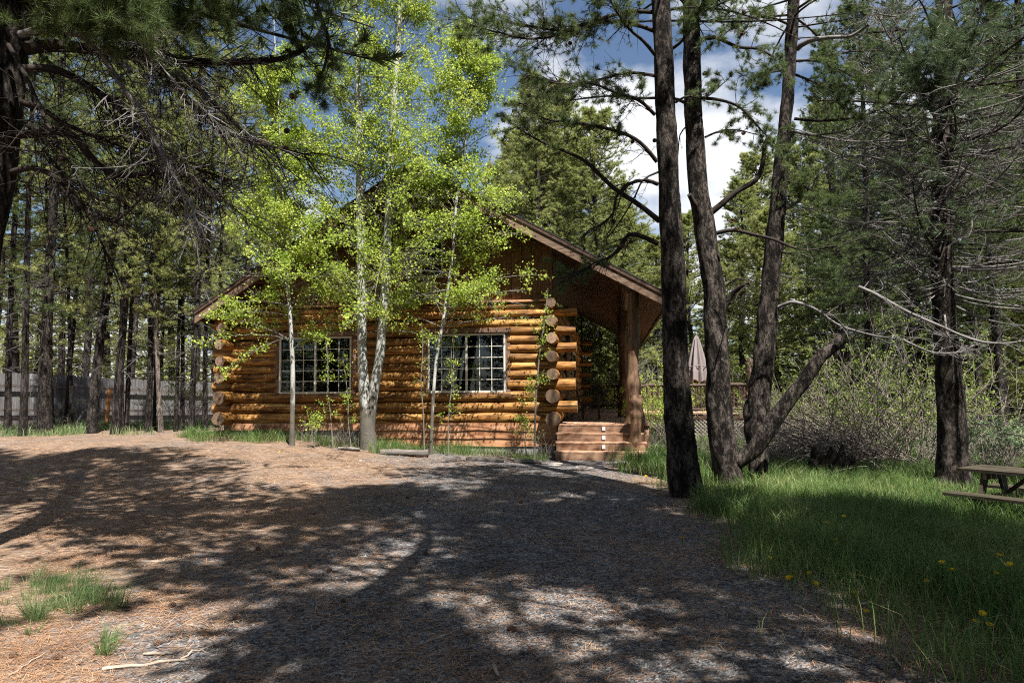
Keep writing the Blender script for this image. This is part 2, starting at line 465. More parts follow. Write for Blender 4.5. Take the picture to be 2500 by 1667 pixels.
M['needle_blue'] = m_leaf('ponderosa_needle', [(0.1, (0.035, 0.060, 0.032)), (0.5, (0.075, 0.115, 0.055)), (0.95, (0.18, 0.22, 0.10))], 0.2, (0.2, 0.27, 0.12), 0.4)
M['needle_dead'] = m_leaf('dead_rust_needle', [(0.1, (0.14, 0.06, 0.03)), (0.9, (0.33, 0.16, 0.08))], 0.2, (0.3, 0.15, 0.08))
M['grass'] = m_leaf('meadow_grass', [(0.05, (0.04, 0.09, 0.025)), (0.5, (0.095, 0.175, 0.045)), (0.85, (0.22, 0.29, 0.10)), (1.0, (0.42, 0.38, 0.20))], 0.35, (0.2, 0.34, 0.09), 0.4, 0.7)
M['fescue'] = m_leaf('fine_grass', [(0.1, (0.05, 0.10, 0.035)), (0.5, (0.13, 0.20, 0.075)), (0.95, (0.33, 0.36, 0.19))], 0.3, (0.2, 0.32, 0.1), 0.5)
M['straw'] = m_leaf('straw_grass', [(0.1, (0.22, 0.18, 0.09)), (0.5, (0.38, 0.33, 0.18)), (0.95, (0.30, 0.34, 0.14))], 0.3, (0.4, 0.36, 0.18), 0.6)
M['shrubleaf'] = m_leaf('shrub_leaf', [(0.1, (0.13, 0.22, 0.03)), (0.9, (0.30, 0.38, 0.08))], 0.4, (0.35, 0.48, 0.07))
M['sageleaf'] = m_leaf('grey_green_leaf', [(0.1, (0.10, 0.16, 0.08)), (0.9, (0.27, 0.35, 0.19))], 0.35, (0.3, 0.42, 0.2))
M['dandelion'] = m_simple('dandelion_yellow', (0.75, 0.50, 0.01), 0.7, 0.2)
M['litter'] = m_leaf('fallen_pine_needles', [(0.1, (0.17, 0.085, 0.045)), (0.5, (0.36, 0.19, 0.10)), (0.95, (0.55, 0.36, 0.22))], 0.0, (0.3, 0.15, 0.08))
M['gravel'] = m_leaf('gravel_stone', [(0.1, (0.045, 0.045, 0.05)), (0.5, (0.12, 0.12, 0.122)), (0.95, (0.29, 0.285, 0.28))], 0.0, (0.3, 0.3, 0.3), 0.85)

def m_aspenbark():
    mt, nt, o = new_mat('aspen_bark')
    v = coords(nt, 'Object', (1, 1, 1), False)
    n1 = noise(nt, v, 5, 4)
    c = ramp(nt, n1, [(0.3, (0.24, 0.25, 0.235)), (0.7, (0.44, 0.45, 0.425))])
    v2 = coords(nt, 'Object', (3, 3, 14), False)
    n2 = noise(nt, v2, 2.2, 4, 0.6)
    c = mix(nt, 1.0, c, ramp(nt, n2, [(0.30, (0.12, 0.11, 0.10)), (0.38, (1, 1, 1))]), 'MULTIPLY')
    sp = N(nt, 'ShaderNodeSeparateXYZ'); g = N(nt, 'ShaderNodeNewGeometry'); L(nt, g.outputs['Position'], sp.inputs[0])
    n3 = noise(nt, coords(nt, 'Object', (6, 6, 2)), 2, 4)
    ad = N(nt, 'ShaderNodeMath', operation='MULTIPLY_ADD'); L(nt, n3, ad.inputs[0]); ad.inputs[1].default_value = -2.6; L(nt, sp.outputs['Z'], ad.inputs[2])
    rough_base = ramp(nt, ad.outputs[0], [(0.0, (0.28, 0.25, 0.22)), (0.35, (1, 1, 1))])
    c = mix(nt, 1.0, c, rough_base, 'MULTIPLY')
    bsdf(nt, o, c, 0.7, n2, 0.3, 0.01, 0.25)
    return mt
M['aspenbark'] = m_aspenbark()
M['aspentwig'] = m_simple('aspen_twig', (0.19, 0.185, 0.16), 0.8, 0.15, 6, 0.4)
def m_glass():
    mt, nt, o = new_mat('window_glass')
    g = N(nt, 'ShaderNodeBsdfGlossy'); g.inputs['Roughness'].default_value = 0.02; g.inputs['Color'].default_value = (0.9, 0.95, 1, 1)
    t = N(nt, 'ShaderNodeBsdfTransparent'); t.inputs['Color'].default_value = (0.75, 0.78, 0.78, 1)
    f = N(nt, 'ShaderNodeFresnel'); f.inputs['IOR'].default_value = 1.5
    ms = N(nt, 'ShaderNodeMixShader'); L(nt, f.outputs[0], ms.inputs[0]); L(nt, t.outputs[0], ms.inputs[1]); L(nt, g.outputs[0], ms.inputs[2])
    L(nt, ms.outputs[0], o.inputs['Surface'])
    return mt
M['glass'] = m_glass()
def m_ground():
    mt, nt, o = new_mat('needle_and_gravel_ground')
    g = N(nt, 'ShaderNodeNewGeometry')
    pos = g.outputs['Position']
    sp = N(nt, 'ShaderNodeSeparateXYZ'); L(nt, pos, sp.inputs[0])
    # gravel speckle
    vo = N(nt, 'ShaderNodeTexVoronoi'); vo.inputs['Scale'].default_value = 55; L(nt, pos, vo.inputs['Vector'])
    vs2 = N(nt, 'ShaderNodeSeparateColor'); L(nt, vo.outputs['Color'], vs2.inputs[0])
    vo2 = N(nt, 'ShaderNodeTexVoronoi'); vo2.inputs['Scale'].default_value = 24; L(nt, pos, vo2.inputs['Vector'])
    vs3 = N(nt, 'ShaderNodeSeparateColor'); L(nt, vo2.outputs['Color'], vs3.inputs[0])
    fine = noise(nt, pos, 90, 3, 0.7)
    gv = mix(nt, 0.45, mix(nt, 0.4, vs2.outputs[0], vs3.outputs[0]), fine)
    grav = ramp(nt, gv, [(0.25, (0.025, 0.026, 0.03)), (0.5, (0.10, 0.101, 0.108)), (0.75, (0.33, 0.328, 0.335))])
    dirt = noise(nt, pos, 1.4, 5, 0.65)
    grav = mix(nt, 0.8, grav, ramp(nt, dirt, [(0.35, (0.55, 0.5, 0.46)), (0.5, (0.95, 0.93, 0.9)), (0.65, (1.15, 1.15, 1.15))]), 'MULTIPLY')
    # needle litter: two crossed, stretched noises
    def streak(ang, sc):
        mp = N(nt, 'ShaderNodeMapping'); mp.inputs['Rotation'].default_value = (0, 0, ang); mp.inputs['Scale'].default_value = (8, 90, 20)
        wv = noise(nt, pos, 3.0, 2, 0.5, 'Color')
        L(nt, mix(nt, 0.25, pos, wv, 'ADD'), mp.inputs['Vector'])
        return noise(nt, mp.outputs[0], sc, 3, 0.6)
    s1 = streak(0.4, 1.0); s2 = streak(1.9, 1.2)
    smx = N(nt, 'ShaderNodeMath', operation='MAXIMUM'); L(nt, s1, smx.inputs[0]); L(nt, s2, smx.inputs[1])
    lit = ramp(nt, smx.outputs[0], [(0.42, (0.05, 0.033, 0.024)), (0.52, (0.18, 0.122, 0.083)), (0.61, (0.32, 0.228, 0.165)), (0.74, (0.56, 0.44, 0.35))])
    # where gravel shows: the wheel track in the middle of the drive, broken up by noise
    n1 = noise(nt, pos, 0.55, 5, 0.6)
    n2 = noise(nt, pos, 9.0, 4, 0.65)
    ax = N(nt, 'ShaderNodeMath', operation='ABSOLUTE')
    off = N(nt, 'ShaderNodeMath', operation='ADD'); L(nt, sp.outputs['X'], off.inputs[0]); off.inputs[1].default_value = -0.2
    L(nt, off.outputs[0], ax.inputs[0])
    band = ramp(nt, ax.outputs[0], [(0.0, (0.78,)*3), (1.0, (0.78,)*3)])
    mr = N(nt, 'ShaderNodeMapRange'); L(nt, ax.outputs[0], mr.inputs['Value'])
    mr.inputs['From Min'].default_value = 1.4; mr.inputs['From Max'].default_value = 3.6; mr.inputs['To Min'].default_value = 0.62; mr.inputs['To Max'].default_value = 0.26
    a1 = N(nt, 'ShaderNodeMath', operation='MULTIPLY_ADD'); L(nt, n1, a1.inputs[0]); a1.inputs[1].default_value = 1.1; L(nt, mr.outputs[0], a1.inputs[2])
    a2 = N(nt, 'ShaderNodeMath', operation='MULTIPLY_ADD'); L(nt, n2, a2.inputs[0]); a2.inputs[1].default_value = 1.3; L(nt, a1.outputs[0], a2.inputs[2])
    fac = ramp(nt, a2.outputs[0], [(0.0, (0, 0, 0)), (1.0, (1, 1, 1))])
    mrf = N(nt, 'ShaderNodeMapRange'); L(nt, a2.outputs[0], mrf.inputs['Value']); mrf.inputs['From Min'].default_value = 1.45; mrf.inputs['From Max'].default_value = 1.85
    lit = mix(nt, 0.85, lit, ramp(nt, noise(nt, pos, 2.6, 5, 0.7), [(0.3, (0.5, 0.42, 0.38)), (0.5, (0.95, 0.92, 0.9)), (0.68, (1.15, 1.15, 1.15))]), 'MULTIPLY')
    c = mix(nt, mrf.outputs[0], lit, grav)
    # grassy soil on the right and deeper in the wood
    n3 = noise(nt, pos, 2.0, 4, 0.6)
    soil = ramp(nt, n3, [(0.3, (0.035, 0.045, 0.018)), (0.6, (0.10, 0.10, 0.04)), (0.8, (0.24, 0.19, 0.10))])
    gx = N(nt, 'ShaderNodeMath', operation='MULTIPLY_ADD'); L(nt, n3, gx.inputs[0]); gx.inputs[1].default_value = 1.0; L(nt, sp.outputs['X'], gx.inputs[2])
    mg = N(nt, 'ShaderNodeMapRange'); L(nt, gx.outputs[0], mg.inputs['Value']); mg.inputs['From Min'].default_value = 2.9; mg.inputs['From Max'].default_value = 3.4
    c = mix(nt, mg.outputs[0], c, soil)
    hb = mix(nt, mrf.outputs[0], smx.outputs[0], vo.outputs['Distance'])
    hb2 = mix(nt, 0.5, hb, n2)
    bsdf(nt, o, c, 0.95, hb2, 1.0, 0.05, 0.1)
    return mt
M['ground'] = m_ground()

# ------------------------------------------------------------------ the setting: ground and drive
def axis_grid(a, b, fine0, fine1, step):
    inner = np.arange(fine0, fine1 + 1e-6, step)
    out = []; x = fine1; s = step
    while x < b: s *= 1.25; x += s; out.append(min(x, b))
    lo = []; x = fine0; s = step
    while x > a: s *= 1.25; x -= s; lo.append(max(x, a))
    return np.array(lo[::-1] + list(inner) + out)
gx_ = axis_grid(-260, 260, -20, 14, 0.4); gy_ = axis_grid(-120, 420, -6, 36, 0.4)
XX, YY = np.meshgrid(gx_, gy_)
ZZ = ground_z(XX, YY)
nx, ny = len(gx_), len(gy_)
idx = np.arange(nx*ny).reshape(ny, nx)
q = np.stack([idx[:-1, :-1], idx[:-1, 1:], idx[1:, 1:], idx[1:, :-1]], -1).reshape(-1, 4)
gm = MB(); gm.add(np.stack([XX, YY, ZZ], -1).reshape(-1, 3), q)
ground = obj('ground', gm.mesh('ground', True), M['ground'])
tag(ground, 'needle covered forest floor and meadow soil', None, None, 'structure')
# the gravel drive: a sheet just above, its edges wandering
def drive_edge(y):
    l = -5.4 - 0.10*(y-4) + 0.5*np.sin(y*0.9) - 5.0*ss((y-9)/6)
    r = 2.15 + 0.22*np.sin(y*0.7+1) + 0.10*np.sin(y*2.7) + 0.35*ss((5-y)/3)
    return l, r
dm = MB()
yy = np.arange(-5, 14.81, 0.22); tt = np.linspace(0, 1, 60)
le, re = drive_edge(yy)
DX = le[:, None]*(1-tt)[None] + re[:, None]*tt[None]; DY = np.repeat(yy[:, None], 60, 1)
di = np.arange(DX.size).reshape(DX.shape)
q = np.stack([di[:-1, :-1], di[:-1, 1:], di[1:, 1:], di[1:, :-1]], -1).reshape(-1, 4)
dm.add(np.stack([DX, DY, ground_z(DX, DY)+0.006], -1).reshape(-1, 3), q)
drive = obj('driveway', dm.mesh('driveway', True), M['ground'])
tag(drive, 'gravel driveway strewn with fallen pine needles', None, None, 'structure')

# ------------------------------------------------------------------ the log cabin
YAW = math.radians(8.5)
CU = np.array([math.cos(YAW), -math.sin(YAW)]); CV = np.array([math.sin(YAW), math.cos(YAW)])
C0 = np.array([-7.37, 17.86])
W = 8.48; DEPTH = 11.3
def cab(u, v, z):
    p = C0 + CU*u + CV*v
    return np.array([p[0], p[1], z])
cabin = empty('log_cabin', (C0[0], C0[1], 0), (0, 0, -YAW), 'amber varnished log cabin with a gabled roof and a covered side porch', 'cabin')
ZC = [0.91, 1.17, 1.445, 1.72, 1.96, 2.17, 2.38, 2.61, 2.81, 3.04, 3.23, 3.47, 3.65]
def log_mesh(length, r0, r1, seed, sides=14):
    mb = MB(); rs = np.random.default_rng(seed)
    n = max(4, int(length/0.45))
    x = np.linspace(0, length, n)
    y = 0.008*np.sin(x*1.3+rs.uniform(0, 6)); z = 0.006*np.sin(x*1.7+rs.uniform(0, 6))
    r = np.linspace(r0, r1, n)*(1+0.02*np.sin(x*2.3+rs.uniform(0, 6)))
    tube(mb, np.stack([x, y, z], 1), r, sides, True, 0.075, seed, 0, 1)
    me = mb.mesh('log', True)
    return me
lseed = 100
WINS = [(1.386, 3.337), (5.341, 7.30)]; WZ0, WZ1 = 1.535, 2.985
def add_log(u0, v0, z, length, r0, r1, along='u'):
    global lseed; lseed += 1
    me = log_mesh(length, r0, r1, lseed)
    o = obj('log', me, [M['log'], M['logend']], cabin, (u0, v0, z), (0.0, 0.0, 0.0 if along == 'u' else math.pi/2))
    return o
for i, z in enumerate(ZC):
    S = (i % 2 == 0)                                    # side-wall logs pass the corner on even courses
    r = 0.5*((ZC[i+1]-z) if i < 12 else (z-ZC[i-1]))*1.12
    if i: r = 0.535*0.5*((z-ZC[i-1]) + (ZC[i+1]-z if i < 12 else z-ZC[i-1]))
    r = min(r, 0.15)
    segs = []
    a, b = (-0.05, W+0.03) if S else (-0.42-random.uniform(0, 0.06), W+0.55+random.uniform(-0.03, 0.05))
    if WZ0+0.05 < z < WZ1-0.03:
        segs = [(a, WINS[0][0]-0.06), (WINS[0][1]+0.06, WINS[1][0]-0.06), (WINS[1][1]+0.06, b)]
    else: segs = [(a, b)]
    for (s0, s1) in segs: add_log(s0, 0, z, s1-s0, r, r*random.uniform(0.93, 1.03))
    add_log(a, DEPTH, z, b-a, r, r*0.95)
    for uu in (0.0, W):
        v0, v1 = (-0.52-random.uniform(0, 0.08), DEPTH+0.5) if S else (0.06, DEPTH-0.05)
        rr = r*1.13 if S else r
        o = add_log(uu, v0, z, v1-v0, rr, rr, 'v')
# roof geometry in cabin space
RU, RZ = 5.075, 7.21; SL, SR = 0.623, 0.5635; EL, ER = -0.605, 11.18; V0, V1 = -0.72, 17.2
def roof_z(u): return RZ - (SL*(RU-u) if u < RU else SR*(u-RU))
roof = obj('roof', MB().hexa([(EL, V0+0.03, roof_z(EL)-0.13), (RU, V0+0.03, RZ-0.13), (RU, V1, RZ-0.13), (EL, V1, roof_z(EL)-0.13),
      (EL, V0+0.03, roof_z(EL)-0.035), (RU, V0+0.03, RZ-0.035), (RU, V1, RZ-0.035), (EL, V1, roof_z(EL)-0.035)])
      .hexa([(RU, V0+0.03, RZ-0.13), (ER, V0+0.03, roof_z(ER)-0.13), (ER, V1, roof_z(ER)-0.13), (RU, V1, RZ-0.13),
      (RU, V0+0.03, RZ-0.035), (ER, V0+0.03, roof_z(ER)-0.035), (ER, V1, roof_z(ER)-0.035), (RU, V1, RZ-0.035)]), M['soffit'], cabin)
# shingle courses: each course a strip lapping the one below
for (ua, ub, sgn) in ((EL-0.05, RU, 1), (ER+0.05, RU, -1)):
    nrow = 34
    for k in range(nrow):
        a = ua + (ub-ua)*k/nrow; b = ua + (ub-ua)*(k+1.12)/nrow
        if (sgn > 0 and b > ub) or (sgn < 0 and b < ub): b = ub
        za, zb = roof_z(a)+0.022, roof_z(b)+0.004
        v = [(a, V0-0.05, za-0.03), (b, V0-0.05, zb-0.03), (b, V1+0.03, zb-0.03), (a, V1+0.03, za-0.03), (a, V0-0.05, za), (b, V0-0.05, zb), (b, V1+0.03, zb), (a, V1+0.03, za)]
        if sgn < 0: v = [v[1], v[0], v[3], v[2], v[5], v[4], v[7], v[6]]
        obj('shingle_course', MB().hexa(v), M['shingle'], roof)
# soffit boards seen from below (each board its own piece)
for (ua, ub) in ((EL, 0.0), (W, ER)):
    n = int(abs(ub-ua)/0.17)
    for k in range(n):
        a = ua + (ub-ua)*k/n; b = ua + (ub-ua)*(k+1)/n - 0.008
        za, zb = roof_z(a)-0.133, roof_z(b)-0.133
        vb = V1 if ua > 4 else DEPTH+0.6
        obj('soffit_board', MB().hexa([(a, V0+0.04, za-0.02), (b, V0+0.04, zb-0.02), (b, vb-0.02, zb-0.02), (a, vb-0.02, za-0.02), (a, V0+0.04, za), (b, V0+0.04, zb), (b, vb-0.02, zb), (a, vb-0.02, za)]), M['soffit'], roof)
# fascia boards on the front rakes, in two lengths each, and on the eaves
def rake(u0, u1, name='fascia_board'):
    h0, h1 = roof_z(u0), roof_z(u1)
    a, b = V0-0.012, V0+0.03
    v = [(u0, a, h0-0.33), (u1, a, h1-0.33), (u1, b, h1-0.33), (u0, b, h0-0.33), (u0, a, h0-0.035), (u1, a, h1-0.035), (u1, b, h1-0.035), (u0, b, h0-0.035)]
    obj(name, MB().hexa(v), M['fascia'], roof)
    h0 += 0.0; v = [(u0, a-0.03, h0-0.10), (u1, a-0.03, h1-0.10), (u1, a-0.002, h1-0.10), (u0, a-0.002, h0-0.10), (u0, a-0.03, h0-0.034), (u1, a-0.03, h1-0.034), (u1, a-0.002, h1-0.034), (u0, a-0.002, h0-0.034)]
    obj('drip_edge', MB().hexa(v), M['darkwood'], roof)
for (a, b) in ((EL, 2.2), (2.205, RU), (RU+0.003, 8.1), (8.105, ER)): rake(a, b)
for u in (EL, ER):
    z = roof_z(u)
    s = -1 if u < 2 else 1
    obj('eave_board', MB().box((min(u+0.002*s, u+0.04*s), V0+0.032, z-0.26), (max(u+0.002*s, u+0.04*s), V1, z-0.04)), M['fascia'], roof)
for (uu, vv) in ((-0.45, 0), (-0.2, 0), (0.05, 0)):
    z = roof_z(uu)-0.23
    obj('bolt', MB().box((uu-0.018, V0-0.022, z-0.018), (uu+0.018, V0-0.013, z+0.018)), M['white'], roof)
# purlin log ends under the left eave and ridge
for (u, z, r) in ((-0.12, 3.62, 0.13),):
    add_log(u, V0+0.08, z-0.02, DEPTH, r, r, 'v')
# bracket log under the left eave
mb = MB(); tube(mb, [(-0.45, -0.1, 3.28), (0.05, -0.1, 3.62)], [0.09, 0.10], 10, True, 0.03, 5, 0, 1)
obj('bracket_log', mb.mesh('bracket_log', True), [M['log'], M['logend']], cabin)
# gable: vertical boards with battens in front
obj('gable_sheathing', MB().add([(0.02, 0.03, 3.72), (W, 0.03, 3.72), (W, 0.03, roof_z(W)-0.16), (RU, 0.03, RZ-0.16), (0.02, 0.03, roof_z(0.02)-0.16),
    (0.02, 0.09, 3.72), (W, 0.09, 3.72), (W, 0.09, roof_z(W)-0.16), (RU, 0.09, RZ-0.16), (0.02, 0.09, roof_z(0.02)-0.16)],
    [(0, 1, 6, 5), (1, 2, 7, 6), (2, 3, 8, 7), (3, 4, 9, 8), (4, 0, 5, 9), (0, 4, 3, 3), (5, 8, 8, 9)][:5], [(0, 2, 1), (0, 3, 2), (0, 4, 3), (5, 6, 7), (5, 7, 8), (5, 8, 9)]), M['gable'], cabin)
UW = (4.757, 5.72, 4.43, 5.42)
nb = 33
for k in range(nb):
    a = 0.03 + (W-0.03)*k/nb; b = 0.03 + (W-0.03)*(k+1)/nb - 0.012
    d = 0.022 + 0.008*((k*7) % 3)
    if a < RU < b: tops = [(a, roof_z(a)), (RU, RZ), (b, roof_z(b))]
    za, zb = roof_z(a)-0.17, roof_z(b)-0.17
    def piece(z0, z1a, z1b):
        obj('gable_board', MB().hexa([(a, 0.028-d, z0), (b, 0.028-d, z0), (b, 0.028, z0), (a, 0.028, z0), (a, 0.028-d, z1a), (b, 0.028-d, z1b), (b, 0.028, z1b), (a, 0.028, z1a)]), M['gable'], cabin)
    if b > UW[0]-0.05 and a < UW[1]+0.05:
        piece(3.80, UW[2]-0.07, UW[2]-0.07); piece(UW[3]+0.07, za, zb)
    else: piece(3.80, za, zb)
obj('sill_beam', MB().box((-0.02, -0.13, 3.745), (W+0.02, 0.027, 3.798)), M['siding'], cabin)
# windows
def window(u0, u1, z0, z1, cols, rows, slider=True, trim=True):
    w = empty('window', (0, 0, 0)); w.parent = cabin
    fw = 0.044; y0, y1 = -0.115, 0.02
    for (a, b, c, d) in ((u0, u0+fw, z0, z1), (u1-fw, u1, z0, z1)):
        obj('window_frame', MB().box((a, y0, c), (b, y1, d)), M['frame'], w)
    for (c, d) in ((z0, z0+fw), (z1-fw, z1)):
        obj('window_frame', MB().box((u0+fw, y0, c), (u1-fw, y1, d)), M['frame'], w)
    um = 0.5*(u0+u1)
    sashes = [(u0+fw, um-0.025), (um+0.025, u1-fw)] if slider else [(u0+fw, u1-fw)]
    if slider: obj('mullion', MB().box((um-0.025, y0+0.01, z0+fw), (um+0.025, y1, z1-fw)), M['frame'], w)
    for (a, b) in sashes:
        sh = (a, b)
        obj('pane', MB().box((a, -0.062, z0+fw), (b, -0.056, z1-fw)), M['glass'], w)
        for k in range(1, cols):
            x = a+(b-a)*k/cols
            obj('muntin', MB().box((x-0.0075, -0.078, z0+fw), (x+0.0075, -0.064, z1-fw)), M['frame'], w)
        for k in range(1, rows):
            z = z0+fw+(z1-z0-2*fw)*k/rows
            obj('muntin', MB().box((a, -0.076, z-0.0075), (b, -0.0655, z+0.0075)), M['frame'], w)
    if trim:
        for (a, b) in ((u0-0.115, u0-0.003), (u1+0.003, u1+0.115)):
            obj('window_trim', MB().box((a, -0.10, z0-0.02), (b, 0.06, z1+0.02)), M['trim'], w)
        obj('window_trim', MB().box((u0-0.15, -0.15, z1+0.022), (u1+0.15, 0.05, z1+0.13)), M['trim'], w)
        obj('window_sill', MB().box((u0-0.13, -0.14, z0-0.075), (u1+0.13, 0.05, z0-0.022)), M['trim'], w)
    return w
window(*WINS[0], WZ0, WZ1, 3, 5); window(*WINS[1], WZ0, WZ1, 3, 5)
w = window(UW[0], UW[1], UW[2], UW[3], 3, 3, False, False)
for ch in w.children: ch.location.y = 0.03
# inside: floor, dark lining, curtains
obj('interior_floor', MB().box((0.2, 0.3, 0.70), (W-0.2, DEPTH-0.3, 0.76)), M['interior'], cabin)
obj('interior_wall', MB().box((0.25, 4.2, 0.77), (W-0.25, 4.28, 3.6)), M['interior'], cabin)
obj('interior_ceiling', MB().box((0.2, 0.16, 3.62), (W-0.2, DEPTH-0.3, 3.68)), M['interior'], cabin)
for (a, b) in ((1.45, 1.60), (3.20, 3.29), (5.40, 5.48), (7.17, 7.25)):
    mb = MB(); k = 24; uu = np.linspace(a, b, k); yv = 0.17+0.015*np.sin(np.arange(k)*1.9)
    v = np.concatenate([np.stack([uu, yv, np.full(k, 1.1)], 1), np.stack([uu, yv, np.full(k, 3.05)], 1)])
    mb.add(v, [(j, j+1, k+j+1, k+j) for j in range(k-1)])
    obj('curtain', mb.mesh('curtain', True), M['curtain'], cabin)
# skirt boards and foundation
def skirt(u0, u1, z0, z1, y):
    mb = MB(); n = int((u1-u0)/0.25); uu = np.linspace(u0, u1, n)
    rs = np.random.default_rng(int(z0*1000+u0*10))
    e = z0 + 0.012*np.sin(uu*3+rs.uniform(0, 6)) + rs.normal(0, 0.004, n)
    a = np.stack([uu, np.full(n, y-0.012), e], 1); b = np.stack([uu, np.full(n, y), np.full(n, z1)], 1)
    a2 = a + [0, 0.035, 0]; b2 = b+[0, 0.02, 0]
    mb.add(np.concatenate([a, b, a2, b2]), [(j, j+1, n+j+1, n+j) for j in range(n-1)] + [(2*n+j+1, 2*n+j, j, j+1) for j in range(n-1)])
    obj('skirt_board', mb, M['siding'], cabin)
skirt(-0.12, 4.1, 0.60, 0.79, -0.10); skirt(4.105, W+0.06, 0.60, 0.79, -0.10)
skirt(3.9, W+0.05, 0.41, 0.605, -0.085); skirt(3.85, W+0.05, 0.22, 0.415, -0.07)
for (u0, u1, z0, z1) in ((0.15, 1.2, 0.2, 0.595), (1.25, 1.62, 0.2, 0.59), (1.9, 3.6, 0.1, 0.594), (3.7, 6.1, 0.0, 0.212), (6.2, W, -0.05, 0.21)):
    obj('foundation_block', MB().box((u0, -0.05, z0), (u1, 0.25, z1)), M['concrete'], cabin)
# porch: deck boards, steps, posts, beam, railing
deck = empty('porch_deck'); deck.parent = cabin
DZ = 0.76
ndb = 16
for k in range(ndb):
    a = 8.62+(10.74-8.62)*k/ndb; b = 8.62+(10.74-8.62)*(k+1)/ndb-0.008
    obj('deck_board', MB().box((a, -0.22, DZ-0.035), (b, 12.75, DZ)), M['step'], deck)
for k in range(34):
    a = 6.95+k*0.15
    obj('deck_board', MB().box((10.75, a, DZ-0.035), (14.45, a+0.142, DZ)), M['step'], deck)
obj('rim_joist', MB().box((8.6, -0.17, 0.2), (10.72, -0.13, DZ-0.037)), M['step'], deck)
obj('rim_joist', MB().box((10.70, 0.0, 0.45), (10.735, 6.94, DZ-0.037)), M['darkwood'], deck)
obj('rim_joist', MB().box((10.95, 6.98, DZ-0.20), (14.43, 7.02, DZ-0.037)), M['darkwood'], deck)
stairs = empty('porch_steps'); stairs.parent = cabin
for k in range(4):
    z = DZ-0.19*k; v = -0.22-0.28*k
    back = -0.215 if k == 0 else v+0.28-0.022
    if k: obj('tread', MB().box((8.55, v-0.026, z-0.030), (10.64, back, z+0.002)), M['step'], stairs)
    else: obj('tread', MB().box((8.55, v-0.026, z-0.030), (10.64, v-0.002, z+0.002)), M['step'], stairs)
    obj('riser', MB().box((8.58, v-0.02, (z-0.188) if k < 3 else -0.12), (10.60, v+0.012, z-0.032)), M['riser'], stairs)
    if k < 3: obj('step_light', MB().box((9.63, v-0.052, z-0.145), (9.70, v-0.0215, z-0.065)), M['white'], stairs)
def lumpy_post(name, u, v, z0, z1, r0, r1, seed, parent, mat, flare=0.0, wob=0.03):
    rs = np.random.default_rng(seed); n = 30
    z = np.linspace(z0, z1, n); t = (z-z0)/(z1-z0)
    r = r0*(1-t)+r1*t + flare*np.exp(-t*14) + 0.012*np.sin(z*5+rs.uniform(0, 6))
    for _ in range(3):
        c = rs.uniform(0.1, 0.9); r += 0.03*np.exp(-((t-c)/0.04)**2)
    p = np.stack([u+wob*np.sin(z*2.1+rs.uniform(0, 6)), v+wob*np.sin(z*1.7+rs.uniform(0, 6)), z], 1)
    mb = MB(); tube(mb, p, r, 14, True, 0.10, seed)
    return obj(name, mb.mesh(name, True), mat, parent)
lumpy_post('porch_post', 10.40, -0.02, DZ, roof_z(10.3)-0.18, 0.155, 0.125, 3, cabin, M['post'], 0.16)
lumpy_post('newel_post', 10.38, -0.66, -0.2, 1.45, 0.155, 0.12, 8, cabin, M['post'], 0.04, 0.035)
lumpy_post('porch_post', 10.24, 3.9, DZ, roof_z(10.24)-0.18, 0.16, 0.12, 9, cabin, M['post'], 0.06)
lumpy_post('porch_post', 10.24, 8.2, DZ, roof_z(10.24)-0.18, 0.15, 0.12, 10, cabin, M['post'], 0.06)
lumpy_post('porch_post', 10.24, 12.6, DZ, roof_z(10.24)-0.18, 0.15, 0.12, 12, cabin, M['post'], 0.06)
mb = MB(); tube(mb, [(10.27, v, roof_z(10.27)-0.27) for v in np.linspace(-0.4, 12.8, 20)], [0.12]*20, 10, True, 0.05, 4, 0, 1)
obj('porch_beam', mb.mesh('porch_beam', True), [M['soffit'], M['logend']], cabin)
mb = MB(); mb.box((W+0.13, 2.2, DZ+0.02), (W+0.18, 3.15, 2.75)); obj('side_door', mb, M['trim'], cabin)
obj('side_window_frame', MB().box((W+0.125, 5.2, 1.6), (W+0.165, 6.6, 2.8)), M['frame'], cabin)
obj('side_window_pane', MB().box((W+0.166, 5.28, 1.68), (W+0.172, 6.52, 2.72)), M['glass'], cabin)
# wall lantern
ln = empty('wall_lantern'); ln.parent = cabin
obj('lantern_body', MB().box((W+0.20, 1.3, 2.72), (W+0.32, 1.42, 2.95)), M['metal'], ln)
obj('lantern_cap', MB().hexa([(W+0.18, 1.28, 2.953), (W+0.34, 1.28, 2.953), (W+0.34, 1.44, 2.953), (W+0.18, 1.44, 2.953), (W+0.245, 1.345, 3.02), (W+0.275, 1.345, 3.02), (W+0.275, 1.375, 3.02), (W+0.245, 1.375, 3.02)]), M['metal'], ln)
obj('lantern_bracket', MB().box((W+0.10, 1.34, 2.80), (W+0.198, 1.38, 2.84)), M['metal'], ln)
def railing(pts, n_bal, ztop=0.93, zbot=0.13, arcs=False, mat='darkwood'):
    r = empty('porch_railing'); r.parent = cabin
    (u0, v0), (u1, v1) = pts
    rs = np.random.default_rng(int(u0*100+v0*10))
    for zz, rad in ((ztop, 0.055), (zbot, 0.042)):
        mb = MB(); t = np.linspace(0, 1, 9)
        tube(mb, np.stack([u0+(u1-u0)*t, v0+(v1-v0)*t, DZ+zz+0.012*np.sin(t*9)], 1), np.full(9, rad), 8, True, 0.06, 3)
        obj('rail', mb.mesh('rail', True), M[mat], r)
    for k in range(n_bal):
        t = (k+0.5)/n_bal; u = u0+(u1-u0)*t; v = v0+(v1-v0)*t
        j = rs.uniform(-0.02, 0.02, 2)
        mb = MB(); tube(mb, [(u+j[0], v, DZ+zbot), (u, v+0.005, DZ+0.5), (u+j[1], v, DZ+ztop)], [0.032, 0.027, 0.03], 6, True)
        obj('baluster', mb.mesh('baluster', True), M[mat], r)
    return r
